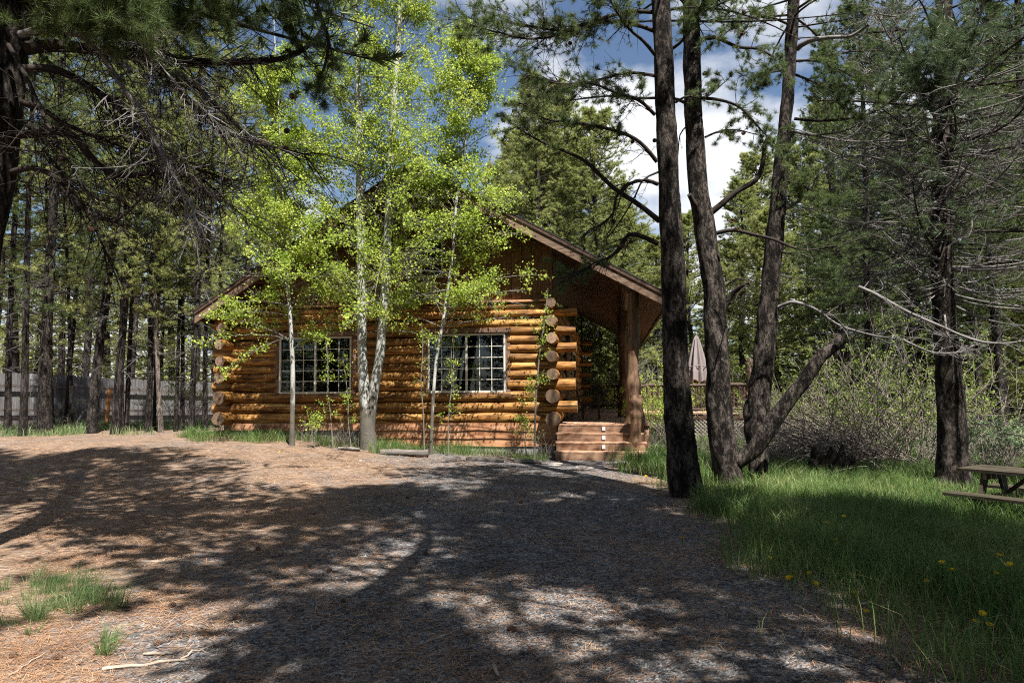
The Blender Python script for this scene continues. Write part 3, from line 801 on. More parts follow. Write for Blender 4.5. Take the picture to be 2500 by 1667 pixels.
railing(((10.95, 6.98), (14.3, 6.98)), 19)
railing(((8.62, 12.7), (10.9, 12.7)), 13)
railing(((14.38, 7.05), (14.38, 11.9)), 22)
rl = railing(((10.95, 11.95), (14.3, 11.95)), 17)
# bent-wood ornament in the side railing
orn = empty('rail_ornament'); orn.parent = cabin
for s in (-1, 1):
    mb = MB(); t = np.linspace(-1, 1, 14)
    tube(mb, np.stack([12.05+s*(0.34-0.30*t*t), np.full(14, 6.93), DZ+0.53+0.36*t], 1), np.full(14, 0.028), 6, True)
    obj('bent_branch', mb.mesh('bent_branch', True), M['darkwood'], orn)
# lattice skirt below the side deck
lat = empty('deck_lattice'); lat.parent = cabin
for s in (0, 1):
    for k in range(38):
        u = 10.4+k*0.125
        a = (u, 7.0+0.012*s, -0.25); b = (u+0.82*(1 if s else -1), 7.0+0.012*s, 0.57)
        if min(a[0], b[0]) < 10.95 or max(a[0], b[0]) > 14.4: continue
        obj('lattice_slat', MB().bar(a, b, 0.035, 0.008, (0, 1, 0)), M['lattice'], lat)
# carved end post of the side deck
lumpy_post('deck_post', 14.4, 6.98, DZ-0.9, 2.15, 0.17, 0.15, 21, cabin, M['darkwood'], 0.02, 0.02)
mb = MB(); tube(mb, [(14.4, 6.98, 2.14), (14.4, 6.98, 2.28), (14.41, 6.97, 2.42), (14.41, 6.97, 2.52), (14.41, 6.97, 2.60)], [0.155, 0.13, 0.14, 0.09, 0.02], 12, True, 0.12, 4)
obj('post_finial', mb.mesh('post_finial', True), M['darkwood'], cabin)

# ------------------------------------------------------------------ umbrella, porch bench, lamp
um = empty('patio_umbrella', P(1705, 1010, 24.6), (0, 0, 0), 'closed pale pink patio umbrella standing on the side deck', 'umbrella')
um.location.z = DZ; um.scale = (0.84, 0.84, 1.0)
mb = MB(); tube(mb, [(0, 0, 0), (0, 0, 1.5), (0, 0, 2.85)], [0.022]*3, 8); obj('pole', mb, M['metal'], um)
mb = MB(); sides = 64; zs = np.array([1.06, 1.10, 1.4, 1.75, 2.1, 2.4, 2.62, 2.74]); rr = np.array([0.30, 0.42, 0.40, 0.33, 0.25, 0.17, 0.10, 0.03])
th = np.linspace(0, 2*np.pi, sides, endpoint=False)
fold = 1+0.24*np.sin(th*8)+0.08*np.sin(th*3+1)
v = np.stack([np.outer(rr, np.cos(th)*fold), np.outer(rr, np.sin(th)*fold), np.repeat(zs[:, None], sides, 1)+0.05*np.cos(th*6)[None]*np.array([1, 1, .5, .2, 0, 0, 0, 0])[:, None]], -1)
q = [(i*sides+j, i*sides+(j+1) % sides, (i+1)*sides+(j+1) % sides, (i+1)*sides+j) for i in range(7) for j in range(sides)]
mb.add(v, q); obj('canopy', mb.mesh('canopy', False), M['umbrella'], um)
mb = MB(); tube(mb, [(0, 0, 2.72), (0, 0, 2.80), (0, 0, 2.88)], [0.03, 0.045, 0.01], 8); obj('finial', mb, M['umbrella'], um)
mb = MB(); tube(mb, [(0, 0, 0), (0, 0, 0.06)], [0.25, 0.22], 14); obj('base', mb, M['metal'], um)
mb = MB(); tube(mb, [(0.40*math.cos(t), 0.40*math.sin(t), 1.62+0.02*math.sin(3*t)) for t in np.linspace(0, 6.283, 33)], [0.018]*33, 6, False); obj('tie_strap', mb, M['umbrella'], um)

bench = empty('porch_chair', cab(9.05, 2.6, DZ), (0, 0, -YAW), 'dark wooden chair standing against the porch wall', 'chair')
obj('seat', MB().box((-0.05, -0.28, 0.40), (0.48, 0.28, 0.45)), M['darkwood'], bench)
obj('backrest', MB().hexa([(-0.10, -0.28, 0.45), (-0.05, -0.28, 0.45), (-0.05, 0.28, 0.45), (-0.10, 0.28, 0.45), (-0.22, -0.28, 1.0), (-0.18, -0.28, 1.0), (-0.18, 0.28, 1.0), (-0.22, 0.28, 1.0)]), M['darkwood'], bench)
for a in (-0.26, 0.22):
    for b in (-0.03, 0.42): obj('leg', MB().box((b, a, 0), (b+0.05, a+0.05, 0.398)), M['darkwood'], bench)
    obj('armrest', MB().box((-0.12, a-0.01, 0.62), (0.5, a+0.06, 0.65)), M['darkwood'], bench)
    obj('arm_support', MB().box((0.42, a, 0.452), (0.47, a+0.05, 0.618)), M['darkwood'], bench)
lamp = empty('table_lamp', cab(2.0, 1.2, 0.76), (0, 0, 0), 'table lamp with an orange shade behind the window beside the thin aspen', 'lamp')
mb = MB(); tube(mb, [(0, 0, 0), (0, 0, 0.03), (0, 0, 0.06), (0, 0, 0.98)], [0.16, 0.16, 0.03, 0.02], 12); obj('stem', mb, M['metal'], lamp)
mb = MB(); tube(mb, [(0, 0, 0.98), (0, 0, 1.2)], [0.17, 0.11], 16, False); obj('lamp_shade', mb, M['lampshade'], lamp)

# ------------------------------------------------------------------ weathered fence behind the left trees
FA = np.array([-21.5, 17.5]); FB = np.array([-13.6, 33.2])
fence = empty('plank_fence', (FA[0], FA[1], 0), (0, 0, 0), 'weathered grey plank fence behind the row of pine trunks', 'fence')
fl = np.linalg.norm(FB-FA); fd = (FB-FA)/fl
fn = np.array([fd[1], -fd[0]])          # towards the camera side
ang = math.atan2(fd[1], fd[0])
pk = MB(); pk.hexa([(0, -0.01, 0), (0.142, -0.01, 0), (0.142, 0.01, 0), (0, 0.01, 0), (0.0, -0.01, 1.80), (0.142, -0.01, 1.80), (0.142, 0.01, 1.80), (0.0, 0.01, 1.80)])
pk.hexa([(0, -0.01, 1.80), (0.142, -0.01, 1.80), (0.142, 0.01, 1.80), (0, 0.01, 1.80), (0.03, -0.01, 1.84), (0.112, -0.01, 1.84), (0.112, 0.01, 1.84), (0.03, 0.01, 1.84)])
pkm = pk.mesh('picket')
def fz(s):
    p = FA+fd*s
    return 0.52 - 0.31*ss((s-6.0)/11.0)
for k in range(int(fl/0.148)):
    s = k*0.148; p = fd*s
    obj('picket', pkm, M['grey_fence'], fence, (p[0], p[1], fz(s)+random.uniform(-0.012, 0.012)), (0, random.uniform(-0.008, 0.008), ang))
for s in np.arange(0, fl-2.3, 2.4):
    p = fd*s + fn*0.07; 
    obj('fence_post', MB().box((-0.05, -0.05, -0.3), (0.05, 0.05, 1.62)), M['fence_rail'], fence, (p[0], p[1], fz(s)), (0, 0, ang))
    for zz in (0.52, 1.38):
        a = fd*s+fn*0.14; b = fd*(s+2.39)+fn*0.14
        mb = MB(); mb.bar((a[0], a[1], fz(s)+zz), (b[0], b[1], fz(s+2.39)+zz), 0.045, 0.10)
        obj('fence_rail', mb, M['fence_rail'], fence)
st = P(260, 1033, 21.6)
stake = obj('wooden_stake', MB().box((-0.06, -0.02, -0.3), (0.06, 0.02, 1.28)), M['stake'], None, (st[0], st[1], gz(st[0], st[1])), (0, 0.04, 0.5))
tag(stake, 'orange brown wooden stake upright in front of the grey fence', 'stake')

# ------------------------------------------------------------------ trees: generators
def trunk_mesh(pts, rad, seed, sides=12, step=0.35, rough=0.08, name='trunk', flare=0.35):
    p, r = resample(pts, rad, step)
    z0 = p[0, 2]
    r = r*(1+flare*np.exp(-np.maximum(p[:, 2]-z0, 0)*3.2))
    mb = MB(); tube(mb, p, r, sides, True, rough, seed)
    return mb.mesh(name, True)
def grow(rs, A, B, C, br, ntw, tw_len, mbw, ndl, tuft=None, seg=5, sides=4, t0=0.25, curl=0.25, dead=False, up=0.25, r_tw=0.006):
    """branch tubes with side twigs; puts tufts on the twigs. tuft=(per twig, needles, length, width)"""
    Nb = len(A)
    bez_tubes(mbw, A, B, C, br, np.asarray(br)*0.3, seg, sides, rs)
    t = rs.uniform(t0, 1.0, (Nb, ntw)) if t0 < 0.9 else np.ones((Nb, ntw))
    p = bez(A, B, C, t).reshape(-1, 3)
    T = nrm(2*(1-t)[..., None]*(B-A)[:, None]+2*t[..., None]*(C-B)[:, None]).reshape(-1, 3)
    side = nrm(np.cross(T, np.array([0, 0, 1.0]))) * rs.choice([-1, 1], len(T))[:, None]
    d = nrm(T*rs.uniform(0.3, 0.9, (len(T), 1)) + side*rs.uniform(0.4, 1.0, (len(T), 1)) + np.array([0, 0, 1.0])*rs.normal(up, 0.3, (len(T), 1)))
    bl = np.linalg.norm(C-A, axis=1)
    l = tw_len*rs.uniform(0.5, 1.2, len(T))*np.repeat(np.minimum(1, bl/1.2), ntw)*(1.25-0.6*t.reshape(-1))
    cv = rs.normal(0, curl, (len(T), 3))*l[:, None]
    E = p + d*l[:, None] + cv*0.6
    Mi = p + d*l[:, None]*0.5 + cv*0.8 + rs.normal(0, 0.12, (len(T), 3))*l[:, None]
    bez_tubes(mbw, p, Mi, E, r_tw*(0.6+l), 0.0022, 3, 3, rs)
    if tuft:
        nt_, nn, ln, wd = tuft
        tt = rs.uniform(0.35, 1.0, (len(p), nt_)); tt[:, 0] = 1.0
        q = bez(p, Mi, E, tt).reshape(-1, 3)
        dd = np.repeat(nrm(E-Mi), nt_, 0) + rs.normal(0, 0.25, (len(q), 3)) + np.array([0, 0, 0.25])
        needles(ndl, q, dd, nn, ln, wd, rs)
    return p, Mi, E
def pine_parts(seed, H, r0, z0, R, nbr, ntw, tuft, dead, tw_len=0.5, wob=0.12, taper=0.75, low=-0.2, sides=12, rough=0.08, trunk_top=None):
    """meshes (trunk, branches, crown) of one pine standing at the origin"""
    rs = np.random.default_rng(seed)
    zz = np.linspace(0, H, 12)
    wx = wob*np.sin(zz*0.45+rs.uniform(0, 6)); wy = wob*np.sin(zz*0.38+rs.uniform(0, 6)); wx -= wx[0]; wy -= wy[0]
    rad = r0*np.maximum(1-zz/H, 0.0)**0.85+0.012
    tm = trunk_mesh(np.stack([wx, wy, zz], 1), rad, seed, sides, 0.4, rough)
    wood_ = MB(); ndl = MB()
    def axis(z): return np.stack([np.interp(z, zz, wx), np.interp(z, zz, wy), z], -1)
    z = np.sort(z0+(H-0.3-z0)*rs.random(nbr)**0.92); rel = (z-z0)/(H-z0)
    Lb = R*(1-rel)**taper*rs.uniform(0.6, 1.15, nbr)*(0.55+0.45*np.minimum(1, rel/0.18))+0.22
    ph = np.arange(nbr)*2.399+rs.normal(0, 0.5, nbr)
    el = low+(0.75-low)*rel+rs.normal(0, 0.15, nbr)
    D = np.stack([np.cos(ph)*np.cos(el), np.sin(ph)*np.cos(el), np.sin(el)], -1)
    A = axis(z); C = A+D*Lb[:, None]+np.array([0, 0, 0.14])*Lb[:, None]; B = A+D*Lb[:, None]*0.5-np.array([0, 0, 0.05])*Lb[:, None]
    grow(rs, A, B, C, 0.008+0.011*Lb, ntw, tw_len, wood_, ndl, tuft)
    needles(ndl, np.repeat(C, 2, 0)+rs.normal(0, 0.03, (2*nbr, 3)), np.repeat(D, 2, 0)+rs.normal(0, 0.2, (2*nbr, 3)), tuft[1], tuft[2], tuft[3], rs)
    za, zb, nd, Ld = dead
    if nd:
        z = rs.uniform(za, zb, nd); ph = rs.uniform(0, 6.28, nd); el = rs.normal(-0.2, 0.25, nd); Lb = Ld*rs.uniform(0.4, 1.2, nd)
        D = np.stack([np.cos(ph)*np.cos(el), np.sin(ph)*np.cos(el), np.sin(el)], -1)
        A = axis(z); C = A+D*Lb[:, None]+rs.normal(0, 0.12, (nd, 3))*Lb[:, None]; B = A+D*Lb[:, None]*0.5+np.array([0, 0, 0.12])*Lb[:, None]
        db = MB()
        grow(rs, A, B, C, 0.006+0.008*Lb, 6, 0.42*Ld, db, None, None, 4, 3, 0.25, 0.35, up=-0.05)
        dm_ = db.mesh('dead_branches', True)
    else: dm_ = None
    return tm, wood_.mesh('branches', True), ndl.mesh('crown'), dm_
def plant_pine(parts, loc, rz, s, label, group, name='pine_tree', lean=(0, 0), tk=1.0, nmat='needle', bmat='bark_far', sz=None):
    t = empty(name, loc, (lean[0], lean[1], rz), label, 'pine tree', group)
    t.scale = (s, s, sz or s)
    tm, bm_, cm, dm_ = parts
    def part(nm, me, mat, sc=None):
        o = bpy.data.objects.new(nm, me); col.objects.link(o); o.parent = t
        if len(me.materials) == 0: me.materials.append(mat)
        if me.materials[0] is not mat:
            o.material_slots[0].link = 'OBJECT'; o.material_slots[0].material = mat
        if sc: o.scale = sc
        return o
    part('trunk', tm, M[bmat], (tk, tk, 1)); part('branches', bm_, M['branch']); part('crown', cm, M[nmat])
    if dm_: part('dead_branches', dm_, M['deadtwig'])['kind'] = 'stuff'
    return t
# lodgepole variants (shared by many trees)
LP = [pine_parts(s, H, r, z0, R, nb_, 12, (5, 12, 0.12, 0.012), (1.6, z0+1.2, 18, 0.9), 0.5)
      for (s, H, r, z0, R, nb_) in ((21, 17, 0.16, 4.6, 1.8, 160), (22, 19, 0.18, 5.2, 2.0, 165), (23, 15.5, 0.14, 3.7, 1.65, 150), (24, 18, 0.15, 4.2, 1.9, 165))]
LPS = [pine_parts(s, H, r, z0, R, nb_, 10, (4, 11, 0.115, 0.011), (1.6, z0+1.2, 20, 0.9), 0.5)
      for (s, H, r, z0, R, nb_) in ((25, 16, 0.16, 4.2, 1.4, 84), (26, 17, 0.18, 4.6, 1.5, 90), (27, 15, 0.14, 3.2, 1.35, 84), (28, 16, 0.15, 3.8, 1.4, 84))]
# bushier, low-branched pines for the sunlit wood behind the cabin
BP = [pine_parts(s, H, r, z0, R, nb_, 15, (6, 11, 0.14, 0.016), (0.6, 2.0, 10, 0.9), 0.6, taper=0.6)
      for (s, H, r, z0, R, nb_) in ((31, 17, 0.2, 1.2, 2.8, 190), (32, 15, 0.19, 0.7, 3.1, 190), (33, 18, 0.2, 1.3, 2.6, 190))]

# ------------------------------------------------------------------ the row of pine trunks in front of the fence
LEFT = [  # px base, py base, D, width px, top lean (px per ~250 px of height), bark, look
 (19, 1049, 19.5, 15, 3, 'bark_far', 'slim dark'), (56, 1058, 18.2, 17, 2, 'bark_far', 'dark'), (108, 1052, 18.8, 28, 6, 'bark_far', 'thickest dark'),
 (129, 1042, 20.6, 9, 14, 'bark_far', 'very thin'), (158, 1034, 21.5, 10, -12, 'bark_far', 'thin dark'), (175, 1043, 20.2, 9, 16, 'bark_far', 'thin leaning'),
 (224, 1046, 19.4, 23, 10, 'bark_far', 'thick dark'), (282, 1051, 18.9, 19, -2, 'bark_far', 'thick'), (297, 1050, 19.1, 12, 6, 'bark_far', 'twin-stemmed'), (309, 1045, 19.8, 11, 14, 'bark_far', 'slim leaning'),
 (363, 1041, 19.6, 14, 18, 'bark_far', 'right-leaning'), (376, 1036, 20.8, 8, -3, 'bark_far', 'thin'), (394, 1043, 19.2, 11, 18, 'bark_pale', 'pale grey leaning'),
 (429, 1041, 19.8, 9, 2, 'bark_far', 'slim'), (445, 1038, 20.4, 10, 0, 'bark_far', 'slim dark'), (466, 1043, 19.4, 14, 2, 'bark_far', 'dark straight'),
 (501, 1040, 20.2, 12, -1, 'bark_far', 'dark slim'), (530, 1037, 21.5, 9, 1, 'bark_far', 'half-hidden slim'),
]
ORD = ['first', 'second', 'third', 'fourth', 'fifth', 'sixth', 'seventh', 'eighth', 'ninth', 'tenth', 'eleventh', 'twelfth', 'thirteenth', 'fourteenth', 'fifteenth', 'sixteenth', 'seventeenth', 'eighteenth', 'nineteenth', 'twentieth']
for i, (px, py, D, wpx, ln_, bk, look) in enumerate(LEFT):
    p = P(px, py, D); z = gz(p[0], p[1])
    vi = i % 4; s = random.uniform(0.88, 1.05)
    r0 = (0.16, 0.18, 0.14, 0.15)[vi]*s*1.05
    tk = (wpx*D/FPX/2)/r0
    plant_pine(LPS[vi], (p[0], p[1], z-0.05), random.uniform(0, 6.3), s,
               f'{look} pine trunk before the grey fence, {ORD[i]} from the picture\'s left edge', 'pine row in front of the fence',
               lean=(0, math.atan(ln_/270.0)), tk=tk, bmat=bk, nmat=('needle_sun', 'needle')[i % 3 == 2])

# ------------------------------------------------------------------ the wood behind
def bgpine(px, D, parts, s, label, nmat='needle', topy=None, lean=0.0, wide=1.0):
    x = (px-1250)/FPX*D; z = gz(x, D)
    sz = None
    plant_pine(parts, (x, D, z-0.1), random.uniform(0, 6.3), s*wide, label, 'pines of the wood behind', nmat=nmat, lean=(random.uniform(-0.02, 0.02), random.uniform(-0.02, 0.02)), sz=s)
rsb = np.random.default_rng(5)
PLACE = ['behind the fence at the left picture edge', 'behind the fence, second from the left edge', 'behind the fence, third from the left edge', 'behind the fence, fourth from the left edge', 'behind the fence, fifth from the left edge', 'behind the fence, sixth from the left edge', 'behind the fence, seventh from the left edge',
   'behind the fence, eighth from the left edge', 'behind the fence, ninth from the left edge', 'behind the fence, tenth from the left edge', 'between the fence and the cabin roof', 'just left of the aspen crowns', 'behind the leaves of the slender aspen']
for k, (px, D, v, s, sp_) in enumerate([(-30, 27, 0, 1.0, 0), (40, 31, 1, 1.0, 1), (95, 28, 2, 1.0, 1), (150, 34, 3, 1.05, 0), (205, 30, 0, 1.0, 1), (262, 36, 1, 1.05, 0), (315, 31, 2, 1.1, 1), (372, 34, 3, 1.0, 1), (420, 38, 0, 1.15, 0), (470, 33, 1, 1.0, 1), (525, 36, 2, 1.2, 0), (580, 34, 3, 1.1, 0), (635, 36, 1, 1.0, 0)]):
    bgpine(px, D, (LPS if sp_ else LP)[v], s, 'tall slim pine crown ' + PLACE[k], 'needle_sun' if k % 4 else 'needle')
YP = {px: f'behind the grey fence, {ORD[k]} from the left picture edge' for k, px in enumerate((-60, 20, 90, 170, 240, 320, 400, 480, 560))}
YP.update({640: 'left of the cabin roof', 700: 'above the left roof slope', 775: 'rising over the middle of the left roof slope', 850: 'behind the twin aspen above the roof'})
for (px, D, v, s) in [(20, 38, 0, 0.62), (90, 36, 1, 0.6), (170, 38, 2, 0.65), (240, 34, 0, 0.5), (320, 39, 1, 0.7), (400, 38, 2, 0.6), (480, 36, 0, 0.6), (560, 37, 1, 0.7), (640, 38, 2, 0.75), (700, 40, 0, 0.75), (-60, 36, 2, 0.6), (775, 39, 1, 0.72), (850, 44, 2, 0.7)]:
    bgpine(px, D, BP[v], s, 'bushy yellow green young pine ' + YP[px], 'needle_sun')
for (px, D, v, s, lab) in [(1225, 42, 1, 1.05, 'sunlit pine directly above the cabin roof beside the aspens'), (1300, 37, 2, 1.08, 'tall sunlit yellow green pine rising behind the right roof slope'),
    (1380, 40, 0, 1.18, 'sunlit pine second behind the right roof slope'), (1450, 36, 1, 1.12, 'broad sunlit pine left of the big dark double trunk'),
    (1530, 40, 2, 0.80, 'lower sunlit pine between cabin roof and dark trunk'), (1600, 38, 0, 0.62, 'low pine behind the nearest dark trunk'), (1690, 40, 1, 0.82, 'low bright pine behind the patio umbrella'),
    (1760, 37, 2, 0.55, 'small pine behind the carved deck post'), (1500, 47, 1, 1.0, 'far pine whose top shows over the porch roof'), (1420, 33, 1, 0.45, 'young pine seen through the porch opening'), (1500, 35, 0, 0.40, 'small pine beyond the porch back railing'),
    (1820, 33, 0, 0.72, 'bright bushy pine right of the leaning trunk'), (1900, 30, 1, 0.66, 'bushy pine behind the cut slanting limb'), (1980, 34, 2, 0.8, 'dense pine behind the willow brush'), (2070, 28, 1, 0.6, 'dark bushy pine behind the brush heap'),
    (2150, 36, 0, 0.95, 'tall pine behind the brush heap'), (2250, 31, 2, 0.85, 'pine left of the big right trunk'), (2330, 38, 0, 0.95, 'far pine behind the big right trunk'), (2420, 29, 1, 0.8, 'bushy pine above the picnic table'), (2500, 33, 2, 0.95, 'pine at the right picture edge above the table'),
    (2580, 27, 0, 0.9, 'pine just off the right picture edge'), (1140, 60, 2, 0.75, 'distant pine behind the aspen leaves over the ridge'), (1265, 46, 0, 1.15, 'far tall pine just right of the aspen crown'), (1340, 44, 1, 1.2, 'far pine filling the gap behind the roof slope'), (1420, 46, 2, 1.1, 'far pine left of the double trunk, second row'), (1570, 45, 1, 0.85, 'far low pine between the dark trunks'), (1650, 46, 0, 0.8, 'far low pine seen right of the foremost trunk'), (1860, 42, 1, 1.1, 'far pine behind the leaning trunk'), (2060, 38, 0, 1.1, 'far tall pine above the brush heap'), (2230, 40, 1, 1.2, 'far tall pine left of the big right trunk'), (2460, 38, 2, 1.2, 'far tall pine above the table')]:
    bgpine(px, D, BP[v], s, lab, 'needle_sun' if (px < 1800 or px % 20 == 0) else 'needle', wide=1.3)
for (px, D, v, s, lab) in [(2440, 21, 0, 0.95, 'thin dark pine trunk right of the big trunk'), (2215, 24, 1, 0.9, 'slim pine trunk just left of the big right trunk'), (2380, 26, 2, 1.0, 'slim pine behind the grey green bush'),
    (2040, 25, 3, 0.9, 'slim dark pine behind the willow brush'), (2560, 18, 1, 0.9, 'tall pine at the extreme right edge'), (2130, 21, 2, 1.0, 'pine whose crown hangs above the brush'), (1950, 40, 0, 1.05, 'tall far pine right of the leaning trunk')]:
    bgpine(px, D, LP[v], s, lab, 'needle')
# far wooded ridge beyond the trees, one mass
rsf = np.random.default_rng(77)
fm = MB()
nfw = 15000
fx = rsf.uniform(-110, 110, nfw); fy = rsf.uniform(60, 95, nfw); fzv = rsf.uniform(0, 1, nfw)**1.2*13*(0.75+0.25*np.sin(fx*0.33)*np.sin(fx*0.11+2))
needles(fm, np.stack([fx, fy, fzv], 1), rsf.normal(0, 1, (nfw, 3))+[0, 0, 0.6], 10, 0.8, 0.14, rsf)
ff = obj('far_woods', fm.mesh('far_woods'), M['needle_sun']); tag(ff, 'distant wood closing the view between the trunks', None, None, 'stuff')

# ------------------------------------------------------------------ near pines: traced trunks
def poly(lst, D0, D1=None):
    n = len(lst); D1 = D0 if D1 is None else D1
    return np.array([P(px, py, D0+(D1-D0)*i/(n-1)) for i, (px, py) in enumerate(lst)])
class Near:
    """a near pine: trunk traced as 3-D line, limbs added one by one"""
    def __init__(s, name, label, base, cat='pine tree', group=None):
        s.e = empty(name, base, (0, 0, 0), label, cat, group); s.o = np.array(base, float)
        s.wood = MB(); s.ndl = MB(); s.dead = MB(); s.cones = []; s.rust = MB()
    def trunk(s, pts, rad, seed, sides=26, step=0.07, rough=0.07, flare=0.45, mat='bark', name='trunk'):
        me = trunk_mesh(np.asarray(pts)-s.o, rad, seed, sides, step, rough, name, flare)
        return obj(name, me, M[mat], s.e)
    def limb(s, pts, r0, r1, seed, dead=False, ntw=14, tw=0.5, tuft=None, t0=0.3, curl=0.3, up=0.0, rust=False, sub=True):
        rs = np.random.default_rng(seed)
        p, r = resample(np.asarray(pts)-s.o, np.linspace(r0, r1, len(pts)), 0.10)
        mbw = s.dead if dead else s.wood
        tube(mbw, p, r, 7, True, 0.08, seed)
        n = len(p)
        if ntw:
            i = (rs.uniform(t0, 1.0, ntw)*(n-1)).astype(int); i[0] = n-1
            T = nrm(np.gradient(p, axis=0))[i]
            side = nrm(np.cross(T, np.array([0, 0, 1.0])))*rs.choice([-1, 1], ntw)[:, None]
            d = nrm(T*rs.uniform(0.3, 1.0, (ntw, 1))+side*rs.uniform(0.1, 0.9, (ntw, 1))+np.array([0, 0, 1.0])*rs.normal(up, 0.45, (ntw, 1)))
            l = tw*rs.uniform(0.4, 1.3, ntw)
            A = p[i]; B = A+d*l[:, None]*0.5+rs.normal(0, 0.13, (ntw, 3))*l[:, None]; C = A+d*l[:, None]+rs.normal(0, curl, (ntw, 3))*l[:, None]*0.6
            if sub: grow(rs, A, B, C, 0.0035+0.006*l, 6, 0.26*tw/0.5, mbw, s.rust if rust else s.ndl, tuft, 5, 4, 0.2, 0.4, up=up, r_tw=0.0035)
            else: bez_tubes(mbw, A, B, C, 0.003+0.005*l, 0.002, 5, 4, rs)
        return p+s.o
    def crown(s, zlo, zhi, axis, R, nbr, ntw, tuft, seed, low=-0.1, tw_len=0.5, taper=0.7, az=None, hi=0.7):
        rs = np.random.default_rng(seed)
        ax = np.asarray(axis)-s.o
        z = np.sort(rs.uniform(zlo, zhi, nbr)); rel = (z-zlo)/(zhi-zlo)
        Lb = R*(1-rel)**taper*rs.uniform(0.55, 1.15, nbr)+0.3
        ph = np.arange(nbr)*2.399+rs.normal(0, 0.5, nbr)
        if az is not None: ph = az[0]+(az[1]-az[0])*rs.random(nbr)
        el = low+(hi-low)*rel+rs.normal(0, 0.15, nbr)
        D = np.stack([np.cos(ph)*np.cos(el), np.sin(ph)*np.cos(el), np.sin(el)], -1)
        zz = z-s.o[2]
        A = np.stack([np.interp(zz, ax[:, 2], ax[:, 0]), np.interp(zz, ax[:, 2], ax[:, 1]), zz], -1)
        C = A+D*Lb[:, None]+rs.normal(0, 0.10, (nbr, 3))*Lb[:, None]; B = A+D*Lb[:, None]*0.5+np.array([0, 0, 1.0])*(rs.normal(0.02, 0.10, (nbr, 1)))*Lb[:, None]
        grow(rs, A, B, C, 0.008+0.007*Lb, ntw, tw_len, s.wood, s.ndl, tuft, 6, 5)
    def cone(s, p, r=0.035, seed=0): s.cones.append((np.asarray(p)-s.o, r*0.62))
    def finish(s, nmat='needle', bmat='branch'):
        if s.wood.n: obj('branches', s.wood.mesh('branches', True), M[bmat], s.e)['kind'] = 'stuff'
        if s.dead.n: obj('dead_branches', s.dead.mesh('dead_branches', True), M['deadbranch'], s.e)['kind'] = 'stuff'
        if s.ndl.n: obj('crown', s.ndl.mesh('crown'), M[nmat], s.e)
        if s.rust.n: obj('rusty_needles', s.rust.mesh('rusty_needles'), M['needle_dead'], s.e)
        for (p, r) in s.cones:
            obj('pine_cone', CONE, M['cone'], s.e, p, (random.uniform(0, 3), random.uniform(0, 3), 0), (r/0.035,)*3)
def cone_mesh():
    mb = MB()
    rows = 7
    for i in range(rows):
        t = (i+0.5)/rows; r = 0.034*math.sin(math.pi*(0.12+0.80*t))**0.8; z = -0.045+0.09*t
        for j in range(7):
            a = 2*math.pi*(j+0.5*(i % 2))/7
            c, s_ = math.cos(a), math.sin(a); w_ = 0.0125
            v = [(r*0.35*c-w_*0.4*s_, r*0.35*s_+w_*0.4*c, z-0.008), (r*0.35*c+w_*0.4*s_, r*0.35*s_-w_*0.4*c, z-0.008), (r*1.15*c+w_*s_, r*1.15*s_-w_*c, z+0.008), (r*1.15*c-w_*s_, r*1.15*s_+w_*c, z+0.008), (r*1.05*c, r*1.05*s_, z-0.006)]
            mb.add(v, [(0, 1, 2, 3)], [(0, 4, 1), (1, 4, 2), (2, 4, 3), (3, 4, 0)])
    tube(mb, [(0, 0, -0.045), (0, 0, 0), (0, 0, 0.042)], [0.008, 0.02, 0.006], 6)
    return mb.mesh('pine_cone')
CONE = cone_mesh()
TN = (3, 16, 0.10, 0.0045)     # tufts: per twig, needles, length, width

# A: nearest dark trunk of the trio
DA = 10.2
tA = poly([(1683, 1232), (1668, 1150), (1664, 1100), (1656, 1000), (1650, 900), (1648, 840), (1645, 700), (1633, 450), (1623, 223), (1618, 90), (1613, 0), (1606, -130), (1600, -330)], DA)
wA = np.array([82, 76, 72, 68, 62, 60, 59, 51, 49, 46, 46, 40, 26])/2*DA/FPX
A_ = Near('pine_tree', 'foremost dark pine trunk beside the drive, leftmost of the three grown together', tA[0])
A_.trunk(tA, wA, 41, flare=0.10)
def limbpx(T, lst, D0, D1, *a, **k): return T.limb(poly(lst, D0, D1), *a, **k)
limbpx(A_, [(1610, 540), (1560, 500), (1500, 460), (1430, 395), (1380, 370), (1310, 340), (1240, 295)], DA, DA-0.6, 0.045, 0.012, 1, ntw=10, tw=0.4, tuft=TN, t0=0.7)
limbpx(A_, [(1606, 450), (1575, 440), (1535, 450), (1505, 480), (1497, 520), (1465, 550), (1440, 560), (1420, 580)], DA, DA-0.4, 0.032, 0.008, 2, ntw=12, tw=0.4, t0=0.4, tuft=(1, 10, 0.08, 0.004))
limbpx(A_, [(1608, 420), (1570, 440), (1545, 490), (1500, 560), (1470, 590)], DA, DA-0.2, 0.018, 0.006, 3, ntw=9, tw=0.35, t0=0.3)
limbpx(A_, [(1606, 595), (1570, 578), (1535, 573), (1515, 605), (1485, 630), (1455, 640), (1420, 660), (1380, 680)], DA, DA-0.5, 0.042, 0.008, 4, ntw=14, tw=0.5, t0=0.5, tuft=TN)
limbpx(A_, [(1604, 395), (1565, 350), (1520, 325), (1440, 305), (1385, 298), (1330, 290), (1290, 260), (1255, 250)], DA, DA-0.8, 0.034, 0.008, 5, ntw=22, tw=0.45, tuft=TN, t0=0.25)
limbpx(A_, [(1598, 280), (1560, 245), (1500, 225), (1440, 203), (1370, 205), (1300, 190)], DA, DA-1.0, 0.030, 0.007, 6, ntw=26, tw=0.5, tuft=TN, t0=0.15)
limbpx(A_, [(1598, 185), (1540, 178), (1480, 190), (1400, 210), (1340, 195), (1290, 185)], DA, DA+0.7, 0.028, 0.007, 7, ntw=26, tw=0.5, tuft=TN, t0=0.15)
